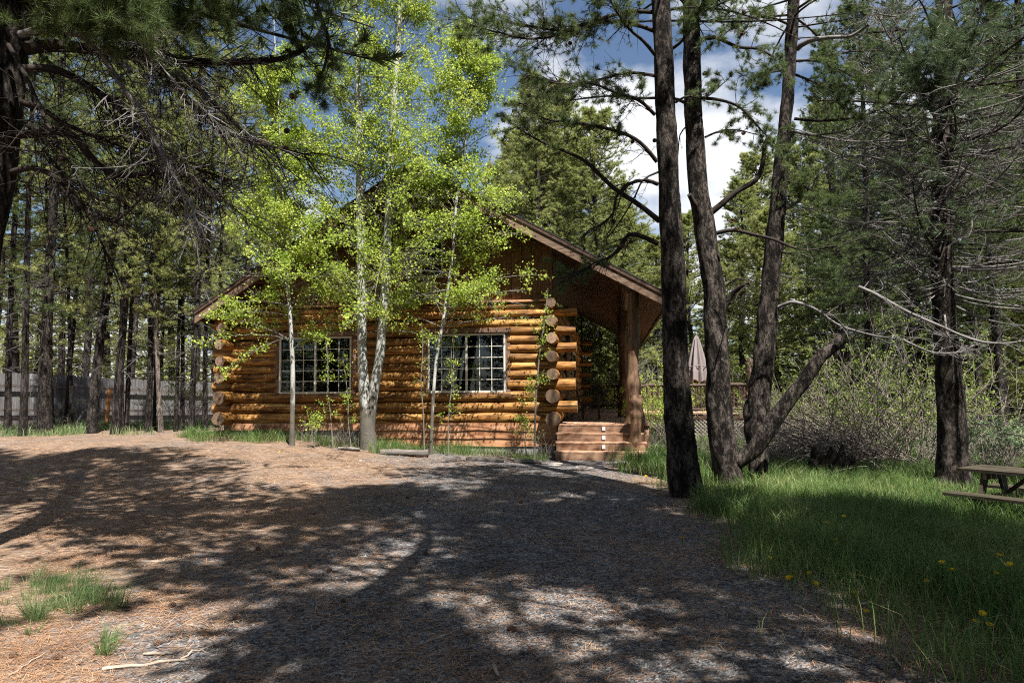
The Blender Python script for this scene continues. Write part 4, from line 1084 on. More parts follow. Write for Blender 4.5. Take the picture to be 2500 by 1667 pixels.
limbpx(A_, [(1595, 75), (1540, 58), (1470, 55), (1400, 75), (1330, 70), (1260, 58), (1180, 50), (1120, 40)], DA, DA-0.8, 0.034, 0.008, 8, ntw=44, tw=0.62, tuft=TN, t0=0.25)
limbpx(A_, [(1592, 30), (1530, 30), (1440, 55), (1360, 85), (1290, 95), (1220, 80), (1160, 65)], DA, DA-1.3, 0.034, 0.008, 9, ntw=44, tw=0.6, tuft=TN, t0=0.3)
limbpx(A_, [(1600, 135), (1570, 100), (1535, 70), (1500, 20), (1470, -40)], DA, DA-0.8, 0.03, 0.01, 10, ntw=26, tw=0.5, tuft=TN, t0=0.3)
limbpx(A_, [(1640, 120), (1670, 95), (1700, 40), (1730, -30)], DA, DA-0.7, 0.028, 0.01, 11, ntw=26, tw=0.5, tuft=TN, t0=0.3)
limbpx(A_, [(1650, 250), (1680, 235), (1720, 240), (1770, 200)], DA, DA+0.8, 0.02, 0.008, 12, ntw=14, tw=0.4, tuft=TN, t0=0.3)
limbpx(A_, [(1598, 0), (1540, -50), (1450, -80), (1350, -60)], DA, DA-1.0, 0.03, 0.01, 13, ntw=40, tw=0.6, tuft=TN, t0=0.2)
for i_, lst in enumerate(([(1604, 395), (1520, 325), (1440, 305), (1330, 290), (1255, 250)], [(1598, 280), (1500, 225), (1370, 205), (1300, 190)], [(1598, 185), (1480, 190), (1400, 210), (1290, 185)], [(1595, 75), (1470, 55), (1330, 70), (1180, 50)], [(1592, 30), (1440, 55), (1290, 95), (1160, 65)], [(1606, 450), (1535, 450), (1497, 520), (1420, 580)], [(1606, 595), (1535, 573), (1485, 630), (1380, 680)])):
    limbpx(A_, lst, DA, DA-0.7, 0.006, 0.004, 130+i_, ntw=46, tw=0.42, t0=0.1, up=-0.35, curl=0.8)
A_.crown(7.4, 10.2, tA, 2.0, 26, 9, (3, 14, 0.10, 0.005), 44)
for (px, py) in ((1392, 106), (1228, 293), (1384, 300), (1436, 312), (1291, 233), (1374, 208), (1310, 187), (1498, 540), (1520, 600), (1598, 343), (1545, 345), (1540, 590)): A_.cone(P(px, py, DA-0.5), 0.045)
A_.finish('needle')
# B: middle trunk
DB = 11.0
tB = poly([(1785, 1200), (1776, 1150), (1760, 1050), (1752, 900), (1747, 800), (1742, 700), (1722, 570), (1704, 450), (1696, 330), (1691, 223), (1689, 100), (1687, 0), (1690, -150), (1700, -360)], DB)
wB = np.array([70, 66, 63, 56, 54, 52, 50, 48, 45, 43, 42, 42, 34, 18])/2*DB/FPX
B_ = Near('pine_tree', 'middle dark pine trunk of the three grown together, with stubbed branches', tB[0])
B_.trunk(tB, wB, 42, flare=0.15)
limbpx(B_, [(1735, 520), (1760, 500), (1795, 470), (1845, 440), (1862, 400), (1868, 350), (1878, 330)], DB, DB-0.3, 0.055, 0.03, 21, ntw=6, tw=0.5, t0=0.6, tuft=TN)
limbpx(B_, [(1735, 530), (1712, 515), (1690, 490), (1683, 475)], DB, DB-0.2, 0.05, 0.042, 22, ntw=0)
limbpx(B_, [(1748, 570), (1790, 562), (1850, 575), (1890, 585), (1960, 610), (2040, 600), (2110, 580)], DB, DB-0.8, 0.035, 0.01, 23, ntw=18, tw=0.5, t0=0.5, tuft=(1, 12, 0.1, 0.005))
limbpx(B_, [(1710, 100), (1745, 92), (1800, 115), (1850, 120), (1890, 140)], DB, DB-0.3, 0.04, 0.015, 24, ntw=14, tw=0.5, t0=0.4, tuft=TN)
limbpx(B_, [(1710, 240), (1760, 245), (1810, 265), (1860, 320), (1900, 360)], DB, DB-0.5, 0.03, 0.008, 25, ntw=20, tw=0.5, t0=0.3, tuft=TN)
limbpx(B_, [(1770, 700), (1800, 680), (1830, 690), (1800, 720), (1780, 800)], DB, DB-0.5, 0.018, 0.006, 26, ntw=10, tw=0.4, t0=0.2, dead=False)
limbpx(B_, [(1722, 335), (1760, 320), (1800, 318), (1850, 330)], DB, DB+0.5, 0.02, 0.007, 27, ntw=16, tw=0.4, t0=0.2, tuft=TN)
limbpx(B_, [(1680, 255), (1640, 240), (1560, 240), (1480, 235), (1380, 245), (1300, 235)], DB, DB+0.4, 0.03, 0.008, 28, ntw=22, tw=0.5, t0=0.3, tuft=TN)
limbpx(B_, [(1700, 30), (1740, 10), (1790, -30)], DB, DB-0.8, 0.03, 0.012, 29, ntw=24, tw=0.5, t0=0.2, tuft=TN)
limbpx(B_, [(1675, 310), (1660, 330), (1655, 380), (1650, 420)], DB, DB+0.2, 0.014, 0.006, 30, ntw=6, tw=0.3, t0=0.3)
limbpx(B_, [(1765, 760), (1790, 715), (1810, 700), (1830, 690)], DB, DB-0.3, 0.05, 0.03, 31, ntw=0)
B_.crown(7.6, 10.6, tB, 1.9, 24, 9, (3, 14, 0.10, 0.005), 45)
for (px, py) in ((1812, 82), (1816, 30), (1720, 180), (1786, 540), (1797, 560), (1815, 325), (1732, 205)): B_.cone(P(px, py, DB-0.4), 0.05)
B_.finish('needle')
# slanting cut limb of B (its own limb, sawn off)
tD = poly([(1800, 1130), (1842, 1095), (1868, 1058), (1896, 1016), (1917, 988), (1938, 960), (1957, 938), (1973, 914), (1988, 894), (2005, 870), (2035, 845), (2058, 825)], DB-0.1, DB-0.5)
mb = MB(); p, r = resample(tD-tB[0], np.array([30, 38, 40, 38, 35, 34, 34, 32, 31, 29, 28, 27])/2*DB/FPX, 0.07)
tube(mb, p, r, 16, True, 0.06, 8, 0, 1)
o = obj('cut_limb', mb.mesh('cut_limb', True), [M['bark'], M['logend']], B_.e); o['label'] = 'slanting sawn-off limb reaching up to the right'
# C: leaning trunk with a wound
DC = 11.6
tC = poly([(1850, 1190), (1852, 1130), (1845, 1060), (1850, 1000), (1856, 950), (1862, 900), (1872, 800), (1880, 700), (1892, 570), (1904, 450), (1914, 330), (1924, 223), (1932, 100), (1938, 0), (1946, -130), (1956, -330)], DC)
wC = np.array([40, 42, 50, 56, 50, 50, 48, 44, 41, 38, 32, 29, 29, 28, 24, 12])/2*DC/FPX
C_ = Near('pine_tree', 'leaning pine trunk with swollen bark collar, rightmost of the three grown together', tC[0])
C_.trunk(tC, wC, 43, flare=0.05, rough=0.10)
mb = MB(); tt_ = np.linspace(0, 2*np.pi, 15)
cc = P(1849, 1010, DC)-tC[0]
for (dz, rr_) in ((0.16, 0.195), (0.05, 0.235), (-0.08, 0.225), (-0.14, 0.17)): pass
tube(mb, [cc+[0, 0, 0.24], cc+[0, 0, 0.12], cc, cc-[0, 0, 0.12], cc-[0, 0, 0.17]], [0.165, 0.20, 0.215, 0.20, 0.15], 20, True, 0.22, 5)
obj('bark_collar', mb.mesh('bark_collar', True), M['bark'], C_.e)
limbpx(C_, [(1900, 750), (1930, 738), (1960, 742), (2000, 760), (2040, 790), (2090, 808), (2150, 822), (2210, 828)], DC-0.1, DC-1.0, 0.034, 0.010, 51, dead=True, ntw=20, tw=0.5, t0=0.25, up=-0.1, curl=0.5)
limbpx(C_, [(1945, 120), (1975, 100), (2030, 92), (2080, 88), (2120, 60)], DC, DC-0.8, 0.05, 0.02, 52, dead=True, ntw=12, tw=0.6, t0=0.4, up=0.2, curl=0.5)
limbpx(C_, [(1940, 290), (1990, 295), (2080, 290), (2140, 270), (2200, 230), (2255, 190)], DC, DC-0.9, 0.028, 0.01, 53, ntw=14, tw=0.45, t0=0.4, up=0.0, tuft=(1, 12, 0.1, 0.005))
limbpx(C_, [(1930, 320), (1985, 330), (2060, 320), (2130, 290)], DC, DC-0.4, 0.022, 0.008, 54, dead=True, ntw=14, tw=0.45, t0=0.3, curl=0.5)
limbpx(C_, [(1905, 520), (1960, 480), (2030, 395), (2100, 380), (2180, 395)], DC, DC-0.5, 0.024, 0.008, 55, dead=True, ntw=16, tw=0.5, t0=0.3, curl=0.5)
limbpx(C_, [(1935, 180), (1985, 200), (2040, 230), (2080, 280)], DC, DC-0.5, 0.024, 0.008, 56, ntw=34, tw=0.55, tuft=TN, t0=0.15)
limbpx(C_, [(1935, 150), (1995, 150), (2060, 175), (2120, 210)], DC, DC-1.2, 0.024, 0.008, 57, ntw=34, tw=0.55, tuft=TN, t0=0.15)
limbpx(C_, [(1925, 60), (1870, 40), (1820, 50), (1780, 75)], DC, DC-0.6, 0.024, 0.008, 58, ntw=30, tw=0.5, tuft=TN, t0=0.15)
limbpx(C_, [(1905, 440), (1950, 450), (1990, 470), (2030, 500)], DC, DC-0.7, 0.022, 0.008, 59, ntw=26, tw=0.5, tuft=TN, t0=0.15)
limbpx(C_, [(1880, 610), (1930, 620), (1975, 640), (2020, 670)], DC, DC-0.5, 0.02, 0.007, 60, ntw=18, tw=0.45, tuft=TN, t0=0.2)
limbpx(C_, [(1925, 170), (1875, 180), (1850, 200)], DC, DC-0.6, 0.02, 0.007, 61, ntw=24, tw=0.45, tuft=TN, t0=0.1)
C_.crown(7.9, 11.0, tC, 2.0, 28, 9, (3, 14, 0.10, 0.005), 46)
C_.finish('needle')

# E: big pine at the right
DE = 12.2
tE = poly([(2328, 1185), (2326, 1130), (2322, 1000), (2316, 900), (2306, 780), (2300, 650), (2300, 450), (2302, 250), (2304, 0), (2306, -300), (2308, -700), (2310, -1050)], DE)
wE = np.array([72, 66, 60, 55, 52, 50, 46, 42, 38, 30, 18, 5])/2*DE/FPX
E_ = Near('pine_tree', 'big dark pine trunk standing behind the picnic table', tE[0])
E_.trunk(tE, wE, 47, flare=0.22)
limbpx(E_, [(2110, 545), (2090, 543), (2060, 545), (2120, 550), (2200, 572), (2260, 590), (2300, 600)], DE-1.5, DE, 0.012, 0.03, 71, dead=True, ntw=73, tw=0.55, t0=0.1, curl=0.55, up=-0.25)
limbpx(E_, [(2300, 560), (2240, 440), (2190, 410), (2130, 385), (2090, 380)], DE, DE-1.2, 0.03, 0.008, 72, dead=True, ntw=64, tw=0.55, t0=0.2, curl=0.55, up=-0.2)
limbpx(E_, [(2095, 700), (2140, 720), (2190, 748), (2240, 773), (2300, 798), (2350, 820), (2400, 835), (2450, 838), (2500, 832), (2560, 822)], DE-2.2, DE-2.6, 0.030, 0.010, 73, dead=True, ntw=35, tw=0.5, t0=0.05, curl=0.5, up=-0.1)
limbpx(E_, [(2205, 830), (2260, 855), (2290, 862), (2330, 862), (2365, 850), (2390, 835)], DE-2.0, DE-2.2, 0.018, 0.006, 74, dead=True, ntw=41, tw=0.32, t0=0.4, curl=0.4, up=0.1)
limbpx(E_, [(2310, 190), (2270, 200), (2200, 195), (2150, 185), (2110, 170)], DE, DE-1.6, 0.03, 0.01, 75, dead=True, ntw=22, tw=0.5, t0=0.4, curl=0.5)
limbpx(E_, [(2300, 300), (2240, 285), (2180, 285), (2110, 300)], DE, DE-1.5, 0.026, 0.008, 76, dead=True, ntw=48, tw=0.55, t0=0.2, curl=0.55, up=-0.2)
limbpx(E_, [(2310, 410), (2380, 430), (2440, 400), (2490, 360)], DE, DE-1.2, 0.026, 0.008, 77, dead=True, ntw=38, tw=0.5, t0=0.3, curl=0.5)
limbpx(E_, [(2310, 30), (2250, 20), (2190, 40), (2130, 30)], DE, DE-1.6, 0.026, 0.008, 78, dead=True, ntw=57, tw=0.55, t0=0.2, curl=0.6, up=-0.1)
TE = (3, 20, 0.15, 0.0048)
E_.crown(3.6, 7.2, tE, 3.3, 30, 13, TE, 48, low=-0.15, tw_len=0.6, taper=0.2, hi=0.15)
rs = np.random.default_rng(66); nd = 105
z = rs.uniform(2.9, 7.2, nd); ph = rs.uniform(2.4, 6.9, nd); el = rs.normal(-0.12, 0.2, nd); Lb = rs.uniform(1.2, 3.2, nd)
D_ = np.stack([np.cos(ph)*np.cos(el), np.sin(ph)*np.cos(el), np.sin(el)], -1)
zz_ = z-tE[0][2]; axE = tE-tE[0]
A0 = np.stack([np.interp(zz_, axE[:, 2], axE[:, 0]), np.interp(zz_, axE[:, 2], axE[:, 1]), zz_], -1)
C1 = A0+D_*Lb[:, None]+np.array([0, 0, 0.10])*Lb[:, None]; B1 = A0+D_*Lb[:, None]*0.5-np.array([0, 0, 0.12])*Lb[:, None]
p_, m_, e_ = grow(rs, A0, B1, C1, 0.006+0.007*Lb, 15, 0.6, E_.dead, None, None, 8, 5, 0.25, 0.5, up=0.0, r_tw=0.005)
k_ = rs.random(len(p_)) < 0.6
grow(rs, p_[k_], m_[k_], e_[k_], 0.003, 3, 0.28, E_.dead, None, None, 2, 3, 0.2, 0.6, up=0.0, r_tw=0.004)
E_.crown(6.5, 16.5, tE, 3.4, 80, 13, TE, 49, low=-0.05, tw_len=0.6, taper=0.7, hi=0.35)
limbpx(E_, [(2310, 260), (2330, 180), (2330, 120), (2290, 95)], DE, DE-2.2, 0.03, 0.01, 80, ntw=44, tw=0.6, tuft=TE, t0=0.3, up=0.2)
limbpx(E_, [(2310, 330), (2280, 280), (2270, 210), (2230, 170)], DE, DE-2.2, 0.03, 0.01, 81, ntw=40, tw=0.6, tuft=TE, t0=0.4, up=0.2)
E_.finish('needle_blue')

# F: pine at the left edge, whose bare limbs hang across the view
DF = 6.3
tF = poly([(-190, 1380), (-165, 1200), (-115, 900), (-62, 650), (-32, 500), (-6, 345), (6, 230), (14, 115), (28, 0), (38, -200), (50, -600), (60, -1200), (66, -1900), (70, -2500)], DF)
wF = np.array([150, 120, 105, 98, 95, 92, 92, 92, 92, 86, 74, 52, 30, 8])/2*DF/FPX
F_ = Near('pine_tree', 'big dark pine cut by the left picture edge, with bare drooping limbs', tF[0])
F_.trunk(tF, wF, 50, flare=0.15, sides=30)
limbpx(F_, [(60, 120), (130, 112), (200, 118), (270, 130), (345, 135), (430, 145), (500, 152), (580, 152), (660, 148), (710, 138), (745, 118), (770, 95), (788, 60)], DF, DF+0.9, 0.065, 0.014, 91, ntw=44, tw=0.5, t0=0.3, up=-0.3, curl=0.75)
limbpx(F_, [(50, 85), (110, 72), (190, 85), (220, 110), (245, 128), (270, 165), (300, 215), (345, 270), (370, 330), (400, 380), (430, 440), (460, 490), (490, 560)], DF-0.1, DF-0.9, 0.036, 0.006, 92, dead=True, ntw=80, tw=0.5, t0=0.25, up=-0.25, curl=0.8)
limbpx(F_, [(40, 170), (130, 170), (190, 195), (240, 225), (300, 270), (330, 310), (380, 360), (420, 400), (470, 440), (520, 480)], DF, DF-0.3, 0.042, 0.008, 93, ntw=57, tw=0.5, t0=0.3, up=-0.2, curl=0.75)
limbpx(F_, [(30, 330), (100, 325), (170, 325), (210, 370), (250, 410), (300, 430), (350, 425), (400, 410), (440, 405), (490, 415), (560, 440)], DF, DF+0.5, 0.045, 0.008, 94, ntw=61, tw=0.45, t0=0.3, up=-0.15, curl=0.75)
limbpx(F_, [(20, 110), (60, 180), (100, 270), (130, 330), (170, 400), (200, 450), (240, 500)], DF-0.2, DF-0.9, 0.022, 0.006, 95, ntw=44, tw=0.45, t0=0.2, up=-0.2, curl=0.75)
limbpx(F_, [(60, 10), (110, -10), (200, 10), (300, 50), (370, 110), (440, 180), (500, 230), (560, 290), (620, 340), (690, 365), (760, 380)], DF, DF+0.3, 0.04, 0.008, 96, ntw=79, tw=0.5, t0=0.3, up=-0.15, curl=0.75)
limbpx(F_, [(60, -60), (160, -60), (260, 0), (310, 60), (350, 120), (400, 170), (460, 250), (500, 290), (560, 330), (620, 345)], DF, DF-0.4, 0.032, 0.006, 97, dead=False, ntw=79, tw=0.45, t0=0.3, up=-0.15, curl=0.75)
limbpx(F_, [(30, 420), (80, 410), (130, 430), (170, 480), (220, 520), (280, 540), (330, 500), (345, 485), (420, 495)], DF, DF-0.3, 0.03, 0.006, 98, ntw=52, tw=0.45, t0=0.2, up=-0.2, curl=0.75)
limbpx(F_, [(50, 250), (110, 270), (150, 300), (200, 320), (260, 345), (320, 370), (400, 430), (450, 520)], DF, DF+0.8, 0.03, 0.006, 99, ntw=66, tw=0.5, t0=0.2, up=-0.2, curl=0.75)
for i_, lst in enumerate(([(60, 120), (270, 130), (430, 145), (580, 152), (745, 118)], [(60, 10), (200, 10), (370, 110), (500, 230), (620, 340)], [(30, 330), (170, 325), (250, 410), (350, 425), (560, 440)], [(40, 170), (190, 195), (330, 310), (520, 480)], [(60, -60), (260, 0), (400, 170), (560, 330)], [(20, 250), (120, 380), (200, 500), (260, 620)])):
    limbpx(F_, lst, DF, DF+(0.6, -0.3, 0.5, -0.4, -0.6, 0.2)[i_], 0.008, 0.004, 150+i_, ntw=60, tw=0.5, t0=0.1, up=-0.35, curl=0.9, dead=(i_ % 3 == 1))
TF = (3, 18, 0.13, 0.0042)
for i, lst in enumerate(([(60, -60), (200, -60), (330, -10), (430, 30), (480, 60)], [(60, -100), (240, -110), (420, -60), (530, 0), (580, 20)], [(60, -160), (300, -180), (520, -120), (650, -40), (720, 40), (740, 90)],
      [(50, -20), (130, 20), (190, 40), (240, 40)], [(60, -130), (400, -160), (700, -100), (790, 60), (800, 130), (775, 210)], [(60, 40), (140, 20), (260, 30), (340, 40)])):
    limbpx(F_, lst, DF, DF+(0.4, -0.5, 0.6, -0.6, 0.2, -0.9)[i], 0.035, 0.01, 110+i, ntw=34, tw=0.5, t0=0.35, up=-0.1, tuft=TF)
F_.crown(5.6, 15.5, tF, 3.5, 130, 14, (4, 11, 0.19, 0.028), 51, low=-0.1, tw_len=0.65)
for (px, py) in ((408, 203), (370, 105), (152, 388), (222, 560), (488, 280), (645, 348), (696, 362), (713, 235), (700, 320), (545, 300), (300, 60)): F_.cone(P(px, py, DF-0.2), 0.038)
F_.finish('needle')

# ------------------------------------------------------------------ aspens before the cabin
def aspen(label, trunks, D, zlo, ztop, seed, nbr, Rl, ntw, nleaf, leaf=0.058, name='aspen_tree', skip=None, rtop=0.35, bias=None, wmul=1.0):
    """trunks: list of (polyline px, widths px); leaves on twigs of ascending branches"""
    rs = np.random.default_rng(seed)
    base = P(*trunks[0][0][0], D)
    base[2] = gz(base[0], base[1])-0.05
    e = empty(name, base, (0, 0, 0), label, 'aspen tree')
    wood_ = MB(); lf = MB()
    for ti, (lst, wd) in enumerate(trunks):
        pts = poly(lst, D, D-0.1*ti)-base
        if ti == 0: pts[0, 2] = 0
        r = np.array(wd)/2*D/FPX*wmul*0.92
        me = trunk_mesh(pts, r, seed+ti, 16, 0.12, 0.06, 'trunk', 0.25 if ti == 0 else 0.0)
        obj('trunk', me, M['aspenbark' if name == 'aspen_tree' else 'aspentwig'], e)
        zt = pts[:, 2]
        n = nbr
        zmax = min(zt.max()-0.1, ztop)
        z = zlo+(zmax-zlo)*rs.random(n)**0.9; rel = (z-zlo)/max(zmax-zlo, 0.1)
        A = np.stack([np.interp(z, zt, pts[:, 0]), np.interp(z, zt, pts[:, 1]), z], -1)
        ph = rs.uniform(0, 2*np.pi, n); el = rs.normal(0.35, 0.25, n)+0.3*rel
        Lb = Rl*rs.uniform(0.4, 1.15, n)*(1-(1-rtop)*rel)
        D_ = np.stack([np.cos(ph)*np.cos(el), np.sin(ph)*np.cos(el), np.sin(el)], -1)
        if name == 'aspen_tree': D_ = nrm(D_*np.array([1, 0.65, 1]))
        if bias is not None: D_ = nrm(D_+np.array(bias))
        C = A+D_*Lb[:, None]-np.array([0, 0, 0.18])*Lb[:, None]*rs.random((n, 1)); B = A+D_*Lb[:, None]*0.5+np.array([0, 0, 0.10])*Lb[:, None]
        p, Mi, E = grow(rs, A, B, C, 0.004+0.0045*Lb, ntw, 0.5, wood_, None, None, 5, 4, 0.2, 0.3, up=0.12, r_tw=0.004)
        t = rs.uniform(0.15, 1.05, (len(p), nleaf))
        q = bez(p, Mi, E, t).reshape(-1, 3)+rs.normal(0, 0.05, (len(p)*nleaf, 3))
        gap = np.sin(q[:, 0]*3.1+seed)*np.sin(q[:, 1]*2.7+1.3*seed)+np.sin(q[:, 2]*2.9+0.7*q[:, 0])*0.8+0.5*np.sin(q[:, 0]*7+q[:, 2]*6)
        dq = q+base-CAMP; dep = dq@_F; qx = 1250+FPX*(dq@_R)/dep; qy = 833.5-FPX*(dq@_U)/dep
        opening = (qx > 980) & (qx < 1088) & (qy > 602) & (qy < 690) & (rs.random(len(q)) < 0.8)   # gap in the foliage before the attic window
        opening |= (qx < 640) & (qy > 640) & (qy < 690+0.25*(qx-480)) & (rs.random(len(q)) < 0.85)      # the eave stays clear
        q = q[~opening]; gap = gap[~opening]
        if name == 'aspen_tree': q = q[rs.random(len(q)) < ss((gap+1.25)/0.8)]
        leaves(lf, q, leaf, rs)
        t = rs.uniform(0.4, 1.0, (n, nleaf)); q = bez(A, B, C, t).reshape(-1, 3)+rs.normal(0, 0.05, (n*nleaf, 3))
        leaves(lf, q, leaf, rs)
    obj('branches', wood_.mesh('branches', True), M['aspentwig'], e)['kind'] = 'stuff'
    obj('crown', lf.mesh('crown'), M['aspenleaf'], e)
    return e
DS = 15.9
aspen('tall twin-stemmed aspen with pale bark in front of the cabin', [
   ([(903, 1097), (898, 1060), (893, 1000), (889, 950), (886, 900), (884, 850), (883, 750), (882, 650), (880, 520), (878, 383), (875, 230), (872, 110), (869, 0), (866, -150), (863, -330)], [44, 38, 32, 29, 27, 25, 24, 24, 23, 22, 18, 14, 11, 7, 3]),
   ([(903, 1085), (906, 1020), (911, 965), (922, 900), (929, 850), (937, 750), (943, 650), (946, 574), (955, 383), (963, 230), (972, 100), (976, 0), (982, -150), (990, -330)], [22, 25, 26, 25, 24, 24, 24, 20, 17, 17, 16, 14, 9, 3])],
   DS, 2.7, 12.5, 201, 120, 3.1, 18, 14)
aspen('slender pale aspen left of the twin-stemmed one, before the first window', [
   ([(713, 1080), (714, 1000), (715, 920), (713, 860), (709, 780), (703, 700), (699, 640), (695, 560), (690, 450), (684, 340), (679, 249), (672, 120), (668, 30)], [14, 12, 12, 11, 10, 9, 9, 8, 7, 6, 5, 4, 2])],
   15.7, 2.2, 9.0, 202, 130, 1.95, 18, 14, bias=(0.1, 0, 0))
aspen('thin aspen stem leaning right in front of the second window', [
   ([(1052, 1080), (1056, 1000), (1063, 900), (1070, 850), (1084, 770), (1097, 680), (1106, 614), (1114, 496), (1127, 411), (1134, 363), (1142, 200), (1150, 90), (1156, 10)], [12, 11, 10, 10, 9, 9, 8, 8, 7, 6, 5, 3, 2])],
   15.75, 2.9, 10.0, 203, 140, 2.4, 18, 14, bias=(0.15, 0, 0), wmul=0.8)
aspen('young whip-thin aspen at the cabin corner by the steps', [
   ([(1304, 1093), (1307, 1010), (1309, 953), (1314, 900), (1318, 857), (1328, 793), (1334, 740), (1338, 705)], [5, 5, 5, 4, 4, 3, 3, 2])],
   15.4, 1.1, 4.0, 204, 24, 0.42, 4, 5, 0.045, 'aspen_sapling')
for i, (x0, y0, x1, y1, lab) in enumerate(((1033, 1080, 1030, 790, 'thin aspen sapling touching the second window frame'), (1097, 1085, 1108, 800, 'thin aspen sapling before the middle of the second window'),
       (812, 1085, 796, 830, 'thin aspen sapling under the first window'), (856, 1088, 833, 860, 'whip sapling left of the twin aspen trunk'), (1290, 1098, 1272, 1010, 'leafy shoot beside the corner sapling'), (770, 1082, 765, 1010, 'short leafy sapling under the first window'))):
    n = 5; lst = [(x0+(x1-x0)*k/(n-1)+random.uniform(-5, 5), y0+(y1-y0)*k/(n-1)) for k in range(n)]
    aspen(lab, [(lst, [3.2, 3, 2.6, 2.2, 1.5])], 15.55, 0.5, 3.5, 210+i, 14, 0.38, 3, 5 if i not in (0,) else 2, 0.045, 'aspen_sapling')

# ------------------------------------------------------------------ grass
def blades(mb, x, y, h, w, rs, lean=0.35, dirn=None):
    n = len(x); z = ground_z(x, y)
    b = np.stack([x, y, z-0.01], -1)
    a = rs.uniform(0, 2*np.pi, n); side = np.stack([np.cos(a), np.sin(a), 0*a], -1)*(w/2)[:, None]
    ld = rs.normal(0, lean, (n, 2)); 
    if dirn is not None: ld = ld+dirn
    m1 = b+np.stack([ld[:, 0]*h*0.35, ld[:, 1]*h*0.35, h*0.6], -1)
    tp = b+np.stack([ld[:, 0]*h, ld[:, 1]*h, h*(1.0-0.25*np.minimum(1, np.hypot(ld[:, 0], ld[:, 1])))], -1)
    v = np.stack([b-side, b+side, m1-side*0.7, m1+side*0.7, tp], 1).reshape(-1, 3)
    k = np.arange(n)[:, None]*5
    q = k+np.array([[0, 1, 3, 2]]); t = k+np.array([[2, 3, 4]])
    mb.add(v, q, t)
rsg = np.random.default_rng(9)
def scatter_grass(n, xr, yr, hr, keep, w=(0.004, 0.009), lean=0.3, p=1.0):
    x = rsg.uniform(*xr, n); y = yr[0]+(yr[1]-yr[0])*rsg.random(n)**p
    k = keep(x, y) > rsg.random(n)
    x, y = x[k], y[k]
    cl = 0.5+0.5*np.sin(x*2.1+np.sin(y*1.7)*1.5)*np.sin(y*2.3+x*0.8)
    h = rsg.uniform(*hr, len(x))*(0.6+0.6*cl)
    return x, y, h, rsg.uniform(*w, len(x))
def edge(y): return 2.25+0.28*np.sin(y*0.7+1)+0.16*np.sin(y*2.7)+0.09*np.sin(y*6.1)+0.45*ss((5.2-y)/2.2)
def dens_r(x, y):
    d = ss((x-edge(y)+0.25)/0.9)
    cl = ss(0.55+0.6*np.sin(x*2.6+1.1*np.sin(y*1.9))*np.sin(y*1.6+0.9*x)+(x-edge(y))*0.5)
    bare = 1-0.6*ss((np.sin(x*1.1+2)*np.sin(y*0.9+0.5)-0.55)/0.3)
    st_ = 1-0.85*np.exp(-((x-6.15)**2+(y-12.7)**2)/0.5)
    return d*cl*bare*st_
def dens_c(x, y):
    r = np.stack([x-C0[0], y-C0[1]], -1); u = r@CU; v = r@CV
    lo = -1.75-0.35*np.sin(u*1.7)-0.25*np.sin(u*3.9+1)+0.55*ss((u-6.8)/1.5)
    return ss((v-lo)/0.35)*ss((-0.12-v)/0.1)*(u > -0.9)*(u < 8.4)*(0.35+0.65*ss(0.5+0.8*np.sin(u*2.9)*np.sin(v*2.1+u)))
gr = MB()
blades(gr, *scatter_grass(64000, (1.6, 8.0), (3.2, 10.0), (0.16, 0.42), dens_r), rsg)
blades(gr, *scatter_grass(60000, (2.0, 13.0), (8.5, 15.5), (0.18, 0.42), dens_r, (0.006, 0.012)), rsg)
blades(gr, *scatter_grass(26000, (3.0, 22.0), (14.0, 27.0), (0.2, 0.45), dens_r, (0.012, 0.02)), rsg)
o = obj('grass', gr.mesh('grass'), M['grass']); tag(o, 'tall green meadow grass on the right of the drive', None, None, 'stuff')
gs_ = MB()
blades(gs_, *scatter_grass(15000, (1.7, 9.0), (3.2, 14.0), (0.14, 0.40), dens_r, (0.003, 0.007)), rsg, 0.7)
blades(gs_, *scatter_grass(5000, (-7.5, 1.2), (14.2, 17.6), (0.10, 0.3), lambda x, y: dens_c(x, y), (0.004, 0.008)), rsg, 0.8)
def dens_e(x, y): return np.exp(-((x-edge(y)+0.1)/0.4)**2)*ss(np.sin(y*3.1)*np.sin(x*2.3+y)+0.35)
blades(gs_, *scatter_grass(5000, (1.2, 3.6), (3.2, 13.0), (0.04, 0.16), dens_e, (0.003, 0.008)), rsg, 0.9)
o = obj('dry_grass', gs_.mesh('dry_grass'), M['straw']); tag(o, 'dry straw coloured blades mixed into the grass', None, None, 'stuff')
# grass strip along the cabin front
gc = MB()
blades(gc, *scatter_grass(42000, (-8.5, 1.3), (14.2, 18.0), (0.08, 0.36), lambda x, y: dens_c(x, y)*(0.25+0.75*ss(0.5+np.sin(x*4.3+y)*np.sin(y*5.1+2*x))), (0.005, 0.011)), rsg, 0.45)
o = obj('grass_strip', gc.mesh('grass_strip'), M['grass']); tag(o, 'grass growing along the foot of the cabin front', None, None, 'stuff')
# grass below the left trees
def dens_l(x, y):
    return ss((np.sin(x*0.9+0.7*y)*np.sin(y*1.1-0.5*x)+0.55*np.sin(x*2.3)+0.1)/0.6)*ss((y-17.3-0.12*(x+14))/1.2)*(1-ss((x+8.3)/0.6))
gl_ = MB()
blades(gl_, *scatter_grass(52000, (-21, -7.5), (15.5, 26), (0.12, 0.38), dens_l, (0.008, 0.014), 0.5), rsg)
o = obj('woodland_grass', gl_.mesh('woodland_grass'), M['fescue']); tag(o, 'pale grass clumps at the feet of the left pines', None, None, 'stuff')
